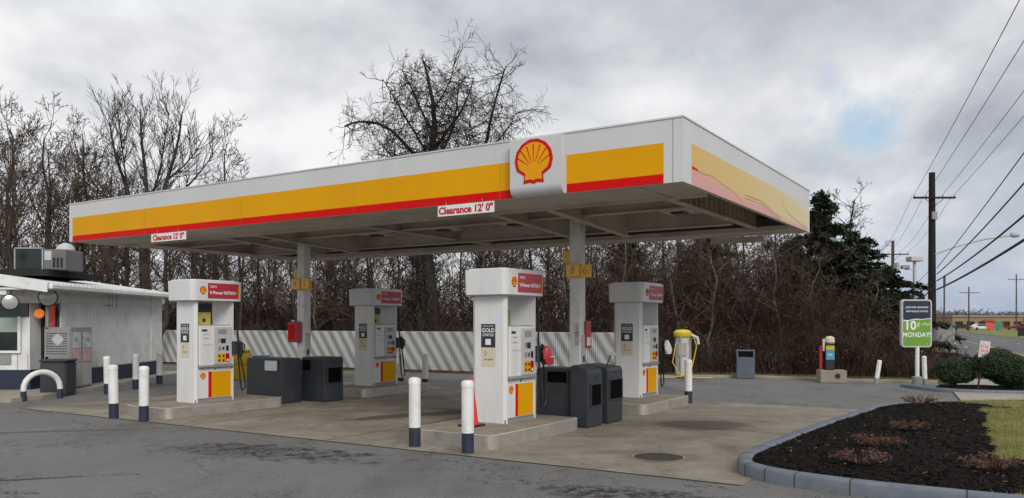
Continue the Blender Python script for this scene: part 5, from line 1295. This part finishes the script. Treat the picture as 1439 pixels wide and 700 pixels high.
# clipped bushes
def bush(label, loc, rx, ry, rz_, seed, n=9000, tilt=0):
    rg = random.Random(seed); t = thing('clipped_bush', label, 'bush', loc, 0, None); mb = MB(); core = MB()
    def rad(d): return 1 + .16 * mnoise.noise(d * 1.6 + Vector((seed, 0, 0))) + .07 * mnoise.noise(d * 5)
    prof = []
    k_, m_ = 20, 12; vs = []
    for i in range(m_ + 1):
        for j in range(k_):
            ph = PI * (i / m_ - .5); d = Vector((math.cos(ph) * math.cos(2 * PI * j / k_), math.cos(ph) * math.sin(2 * PI * j / k_), math.sin(ph))); q = rad(d) * .93
            vs.append((d.x * rx * q, d.y * ry * q, rz_ + d.z * rz_ * q + tilt * d.x * rx))
    core.add(vs, [(i * k_ + j, i * k_ + (j + 1) % k_, (i + 1) * k_ + (j + 1) % k_, (i + 1) * k_ + j) for i in range(m_) for j in range(k_)])
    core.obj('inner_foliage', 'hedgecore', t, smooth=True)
    def fn(rg):
        d = Vector((rg.gauss(0, 1), rg.gauss(0, 1), rg.gauss(0, 1))).normalized(); q = rad(d) * (rg.uniform(.90, 1.04) if rg.random() < .9 else rg.uniform(1.0, 1.12)); return Vector((d.x * rx * q, d.y * ry * q, rz_ + d.z * rz_ * q + tilt * d.x * rx))
    leafcloud(mb, n, fn, .022, rg); mb.obj('foliage', 'hedge', t)
    st_ = MB(); st_.tube([(0, 0, -.15), (0, 0, rz_ * .5)], .05, 6); st_.obj('stem', 'bark', t); return t
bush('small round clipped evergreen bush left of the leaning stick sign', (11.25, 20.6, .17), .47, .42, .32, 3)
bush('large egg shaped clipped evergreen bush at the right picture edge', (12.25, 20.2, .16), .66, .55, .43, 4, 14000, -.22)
# small mulch patch under them
q = MB(); pts = [(10.55, 20.5), (10.75, 19.9), (11.6, 19.45), (12.9, 19.25), (13.5, 19.7), (13.3, 20.6), (12.2, 21.3), (11.2, 21.5)]
tp = [(x * .9 + 12 * .1, y * .88 + 20.3 * .12) for x, y in pts]
q.prism(pts, 0, .10, top=tp); tag(q.obj('mulch_patch', 'mulch'), kind='structure')
kerb('patch_kerb', smooth_poly([(10.35, 21.6), (10.45, 20.3), (10.75, 19.75), (11.7, 19.3), (13.1, 19.05), (15.5, 18.4)], 2), .14, .10, 'kerb')
ls = thing('stick_sign', 'faded pale paper sign on a leaning wooden stick between the clipped bushes', 'sign', (11.55, 20.1, .08), 0); ls.rotation_euler = (0, R(9), 0)
q = MB(); q.box(-.02, .02, -.012, .012, 0, .95); q.obj('stick', 'bark', ls); q = MB(); q.box(-.13, .13, -.02, -.013, .78, 1.20); bd = q.obj('board', 'signpink', ls)
text('FOR\nSALE', .10, 'crimson', bd, face((0, -.021, 1.0), -90), ext=.0005)

# low reddish plants in the bed
def shrublet(x, y, w_, h_, seed, label):
    rg = random.Random(seed); z = bedz(x, y) - .01; t = thing('low_shrub', label, 'plant', (x, y, z), 0, None); st_ = MB(); lf_ = MB()
    for i in range(46):
        a = rg.random() * 6.28; L_ = rg.uniform(.3, 1) * w_; d = Vector((math.cos(a) * L_, math.sin(a) * L_ * .8, rg.uniform(.4, 1) * h_)); p0 = Vector((math.cos(a) * w_ * .2, math.sin(a) * w_ * .2, 0))
        pts = [p0, p0 + d * .5 + Vector((0, 0, .03)), p0 + d]; st_.tube(pts, [.005, .004, .002], 4, caps=False)
        for j in range(9):
            p = pts[1].lerp(pts[2], rg.random()) + Vector((rg.gauss(0, .02), rg.gauss(0, .02), rg.gauss(0, .015))); leafcloud(lf_, 1, lambda r_: p, .017, rg, 1 if rg.random() < .35 else 0)
    st_.obj('stems', 'bramble', t); lf_.obj('leaves', [M['redleaf'], M['deadleaf']], t)
M['redleaf'] = mat('red_leaf', (.11, .045, .035), .7, .3, 20)
shrublet(3.78, 8.75, .30, .16, 1, 'low reddish brown shrub nearest the kerb in the mulch bed')
shrublet(4.45, 9.85, .30, .14, 2, 'middle low reddish shrub of the row in the mulch bed')
shrublet(5.55, 11.3, .28, .14, 3, 'farthest low reddish shrub of the row in the mulch bed')
shrublet(4.95, 8.35, .36, .16, 4, 'low reddish shrub beside the lawn edge at lower right')
shrublet(7.5, 14.9, .30, .20, 5, 'sparse twiggy dark plant at the back kerb of the bed')

# ------------------------------------------------------------------ utility poles and wires
def upole(loc, h_, r_, arm, label, m='pole', armz=None, rz=0, cross=True, ins=True):
    t = thing('utility_pole', label, 'utility pole', loc, rz, None)
    q = MB(); q.tube([(0, 0, 0), (0, 0, h_)], [r_, r_ * .72], 12); q.obj('pole', m, t, smooth=True)
    az_ = armz or h_ - 1.4
    if cross:
        q = MB(); q.box(-arm, arm, -r_ - .10, -r_ + .02, az_ - .06, az_ + .06); ca = q.obj('crossarm', m, t)
        q = MB(); q.tube([(-arm * .45, -r_ - .04, az_ - .05), (0, -r_ - .02, az_ - .6)], .02, 5); q.tube([(arm * .45, -r_ - .04, az_ - .05), (0, -r_ - .02, az_ - .6)], .02, 5); q.obj('brace', m, ca)
        for x in (-arm * .95, -arm * .4, arm * .4, arm * .95):
            q = MB(); q.lathe([(.02, .06), (.05, .10), (.03, .13), (.05, .16), (.02, .20)], 8, 0, Matrix.Translation((x, -r_ - .04, az_))); q.obj('insulator', 'grey', ca)
    return t
PX, PY, PH = 28.5, 55.0, 11.9
p1 = upole((PX, PY, 0), PH, .27, 1.42, 'tall dark wooden utility pole right of the green sign', armz=PH - 1.75)
q = MB(); q.tube([(.1, -.2, 6.35), (1.5, -.25, 6.85), (3.4, -.3, 7.35), (5.2, -.3, 7.6)], .05, 8); sa = q.obj('lamp_arm', 'gal', p1, smooth=True)
q = MB(); q.lathe([(.05, 0), (.16, .1), (.18, .35), (.10, .62)], 12, 0, Matrix.Translation((5.1, -.3, 7.66)) @ Matrix.Rotation(R(95), 4, 'Y')); q.obj('lamp_head', 'gal', sa, smooth=True)
q = MB(); q.box(-.16, .16, -.4, -.25, PH - 3.2, PH - 2.7); q.obj('junction_box', 'grey', p1)
p2 = upole((39.0, 83, 0), 10.1, .20, 1.5, 'middle distance wooden utility pole with a transformer left of the big pole', 'farpole')
q = MB(); q.lathe([(.22, 7.0), (.22, 7.8), (.1, 7.9)], 12, 0, Matrix.Translation((.45, 0, 0))); q.obj('transformer', 'gal', p2, smooth=True)
p3 = upole((51.5, 113, 0), 9.4, .20, 1.4, 'farthest wooden utility pole in the row, seen through the conifer', 'farpole')
NP = Vector((2.6, -8, 0)); p4 = upole(NP, 12.3, .2, 1.42, 'wooden utility pole behind the viewer', armz=10.6)
def wire(a, b, sag, r_, label, lump=False):
    a, b = Vector(a), Vector(b); pts = [a.lerp(b, i / 24) - Vector((0, 0, sag * 4 * (i / 24) * (1 - i / 24))) for i in range(25)]
    q = MB(); q.tube(pts, r_, 5); o = q.obj('overhead_wire', 'wire'); return tag(o, label, 'wire', 'overhead wires along the pole line')
za = PH - 1.75 + .2
for x, lab in ((-1.35, 'leftmost thin power line above the big pole'), (-.57, 'second thin power line from the left above the big pole'), (.57, 'third thin power line from the left above the big pole'), (1.35, 'rightmost thin power line from the crossarm of the big pole')):
    wire((PX + x, PY - .26, za), (NP.x + x * 1.0, NP.y, 10.75), .35, .013, lab)
    wire((PX + x, PY + .0, za), (39.0 + x, 83 - .2, 10.1 - 1.2), .5, .012, lab.replace('above the big pole', 'running on behind the big pole').replace('from the crossarm of the big pole', 'running on behind the big pole'))
for i, (z0, zn, r_, dx, sag, lab) in enumerate(((5.4, 12.2, .022, .9, .35, 'thin cable, highest of the four sagging from the big pole'), (5.0, 11.4, .032, .9, .9, 'second highest sagging cable from the big pole'), (4.55, 9.2, .040, .9, .9, 'third sagging thick cable from the big pole'), (3.95, 7.2, .055, .9, .6, 'lowest and thickest sagging cable from the big pole'))):
    wire((PX + .2, PY - .25, z0), (NP.x + dx + .0, NP.y, zn), sag, r_, lab)
    if i != 1: wire((PX, PY + .2, z0), (39.0, 83 - .2, z0 + .5), .9, r_ * .8, lab.replace('sagging', 'hanging').replace('from the big pole', 'on the far side of the big pole'))
# far poles along the road
for i, (x, y, h_, lab, cr_) in enumerate(((93, 165, 9.0, 'small far pole right of the grey screen', True), (112, 180, 12.5, 'left one of the far double crossarm poles above the shops', True), (116.5, 180, 13.5, 'right one of the far double crossarm poles above the shops', True), (121, 185, 11.5, 'thin far pole right of the crossarm pair', False), (80.0, 150, 10.5, 'far grey pole with blue flag close to the big utility pole', False))):
    t = upole((x, y, 0), h_, .16, 2.0, lab, 'farpole', armz=h_ - 1.2, cross=cr_)
    if 'flag' in lab: q = MB(); q.box(-.30, .15, -.2, -.17, h_ - 2.2, h_ - .2); q.obj('flag', 'navy', t)

# ------------------------------------------------------------------ far roadside
def store(x, y, w_, d_, h_, m, label, rz=0, names=()):
    b = thing('shop_building', label, 'building', (x, y, 0), rz); q = MB(); q.box(-w_ / 2, w_ / 2, 0, d_, 0, h_); q.obj('wall', m, b)
    q = MB(); q.box(-w_ / 2 - .3, w_ / 2 + .3, -.4, d_ + .3, h_ + .001, h_ + .35); q.obj('roof', 'grey', b)
    n = int(w_ / 3)
    for i in range(n):
        q = MB(); x0 = -w_ / 2 + .6 + i * (w_ / n); q.box(x0, x0 + w_ / n - 1.0, -.06, -.001, .3, h_ * .62); q.obj('window', 'glass', b)
    return b
sb = store(128, 218, 19, 10, 3.3, 'tan', 'low tan brick shop building far down the road'); q = MB(); q.box(-1.5, 1.5, -.5, -.41, 2.0, 2.6); q.obj('shop_sign', 'brick', sb)
store(106, 240, 14, 8, 2.8, 'lgrey', 'low pale building far down the road, left of the tan shop')
store(150, 240, 17, 10, 4.0, 'brick', 'red brick building behind the tan shop far down the road')
store(111, 262, 10, 8, 5.2, 'lgrey', 'pale gabled building rising behind the far shops')
for x, y, m, lab in ((69.6, 118, 'sred', 'bright red square sign panel by the far shops'), (70.9, 118, 'sgreen', 'dark green square sign panel beside the red one')):
    t = thing('roadside_sign', lab, 'sign', (x, y, 0), -.2); q = MB(); q.box(-.45, .40, -.04, .04, .75, 1.75 if m == 'sred' else 1.9); q.obj('panel', m, t)
    q = MB(); q.box(-.56, -.50, -.0, .06, 0, 1.8); q.box(.50, .56, -.0, .06, 0, 1.8); q.obj('posts', 'grey', t)
bf_ = thing('black_fence', 'low black fence on the far grass verge at the right edge', 'fence', (61.2, 98, 0), -.5)
q = MB(); q.box(0, 12, -.05, .05, .1, 1.15); q.obj('panel', 'black', bf_)
for i in range(5): q = MB(); q.box(i * 3 - .05, i * 3 + .05, -.08, .08, 0, 1.3); q.obj('post', 'black', bf_)
def car(x, y, m, label, rz=0):
    t = thing('parked_car', label, 'car', (x, y, 0), rz, 'cars parked by the far shops')
    q = MB(); pr_ = [(-2.2, .35), (2.2, .35), (2.25, .75), (1.3, .88), (.75, 1.38), (-1.1, 1.40), (-1.8, .95), (-2.25, .85)]
    n = len(pr_); q.add([(a, -.85, b) for a, b in pr_] + [(a, .85, b) for a, b in pr_], [tuple(range(n)), tuple(range(2 * n - 1, n - 1, -1))] + [(i, n + i, n + (i + 1) % n, (i + 1) % n) for i in range(n)]); q.obj('body', m, t)
    q = MB(); q.prism([(-1.5, .95), (1.1, .93), (.68, 1.32), (-1.05, 1.33)], .851, .86, 0, Matrix.Rotation(R(90), 4, 'X')); q.obj('side_window', 'glass', t)
    for a in (-1.4, 1.4):
        q = MB(); q.lathe([(.33, -.1), (.33, .1)], 14, 0, face((a, -.80, .33), -90)); q.obj('wheel', 'black', t)
cl_ = [('carwhite', 'white car, leftmost in the far parked row'), ('cardark', 'dark car next to the leftmost white one in the far row'), ('carwhite', 'white car in the middle of the far row, left of the red one'), ('carred', 'dark red car, left one of two in the far row'), ('carred', 'dark red car, right one of two in the far row'), ('carwhite', 'white car right of the red ones in the far row'), ('carwhite', 'white car, rightmost in the far parked row')]
for i, (m, lab) in enumerate(cl_): car(99 + i * 5.3, 188 + i * .8, m, lab, .05)
def reg_tl(r_):
    y = r_.uniform(230, 300); return (r_.uniform(.40, .85) * y, y, 0)
def h_tl(x, y, r_): return (5.0 + 2.2 * mnoise.noise(Vector((x * .06, y * .02, 8))) + 1.5 * mnoise.noise(Vector((x * .2, 0, 3)))) * r_.uniform(.4, 1.0)
V4, Fd, P4 = arcs(9000, reg_tl, h_tl, .13, 8, 4)
M['hazetwig'] = mat('far_treeline', (.15, .14, .145), 1, .2, .05)  # distance haze is put into this pale grey twig colour
tag(np_obj('far_treeline', [(V4, Fd, 0)], ['hazetwig']), 'hazy grey bare treeline along the far end of the road', 'woodland', kind='stuff')

print('placed', placed, 'objects', len(bpy.data.objects))
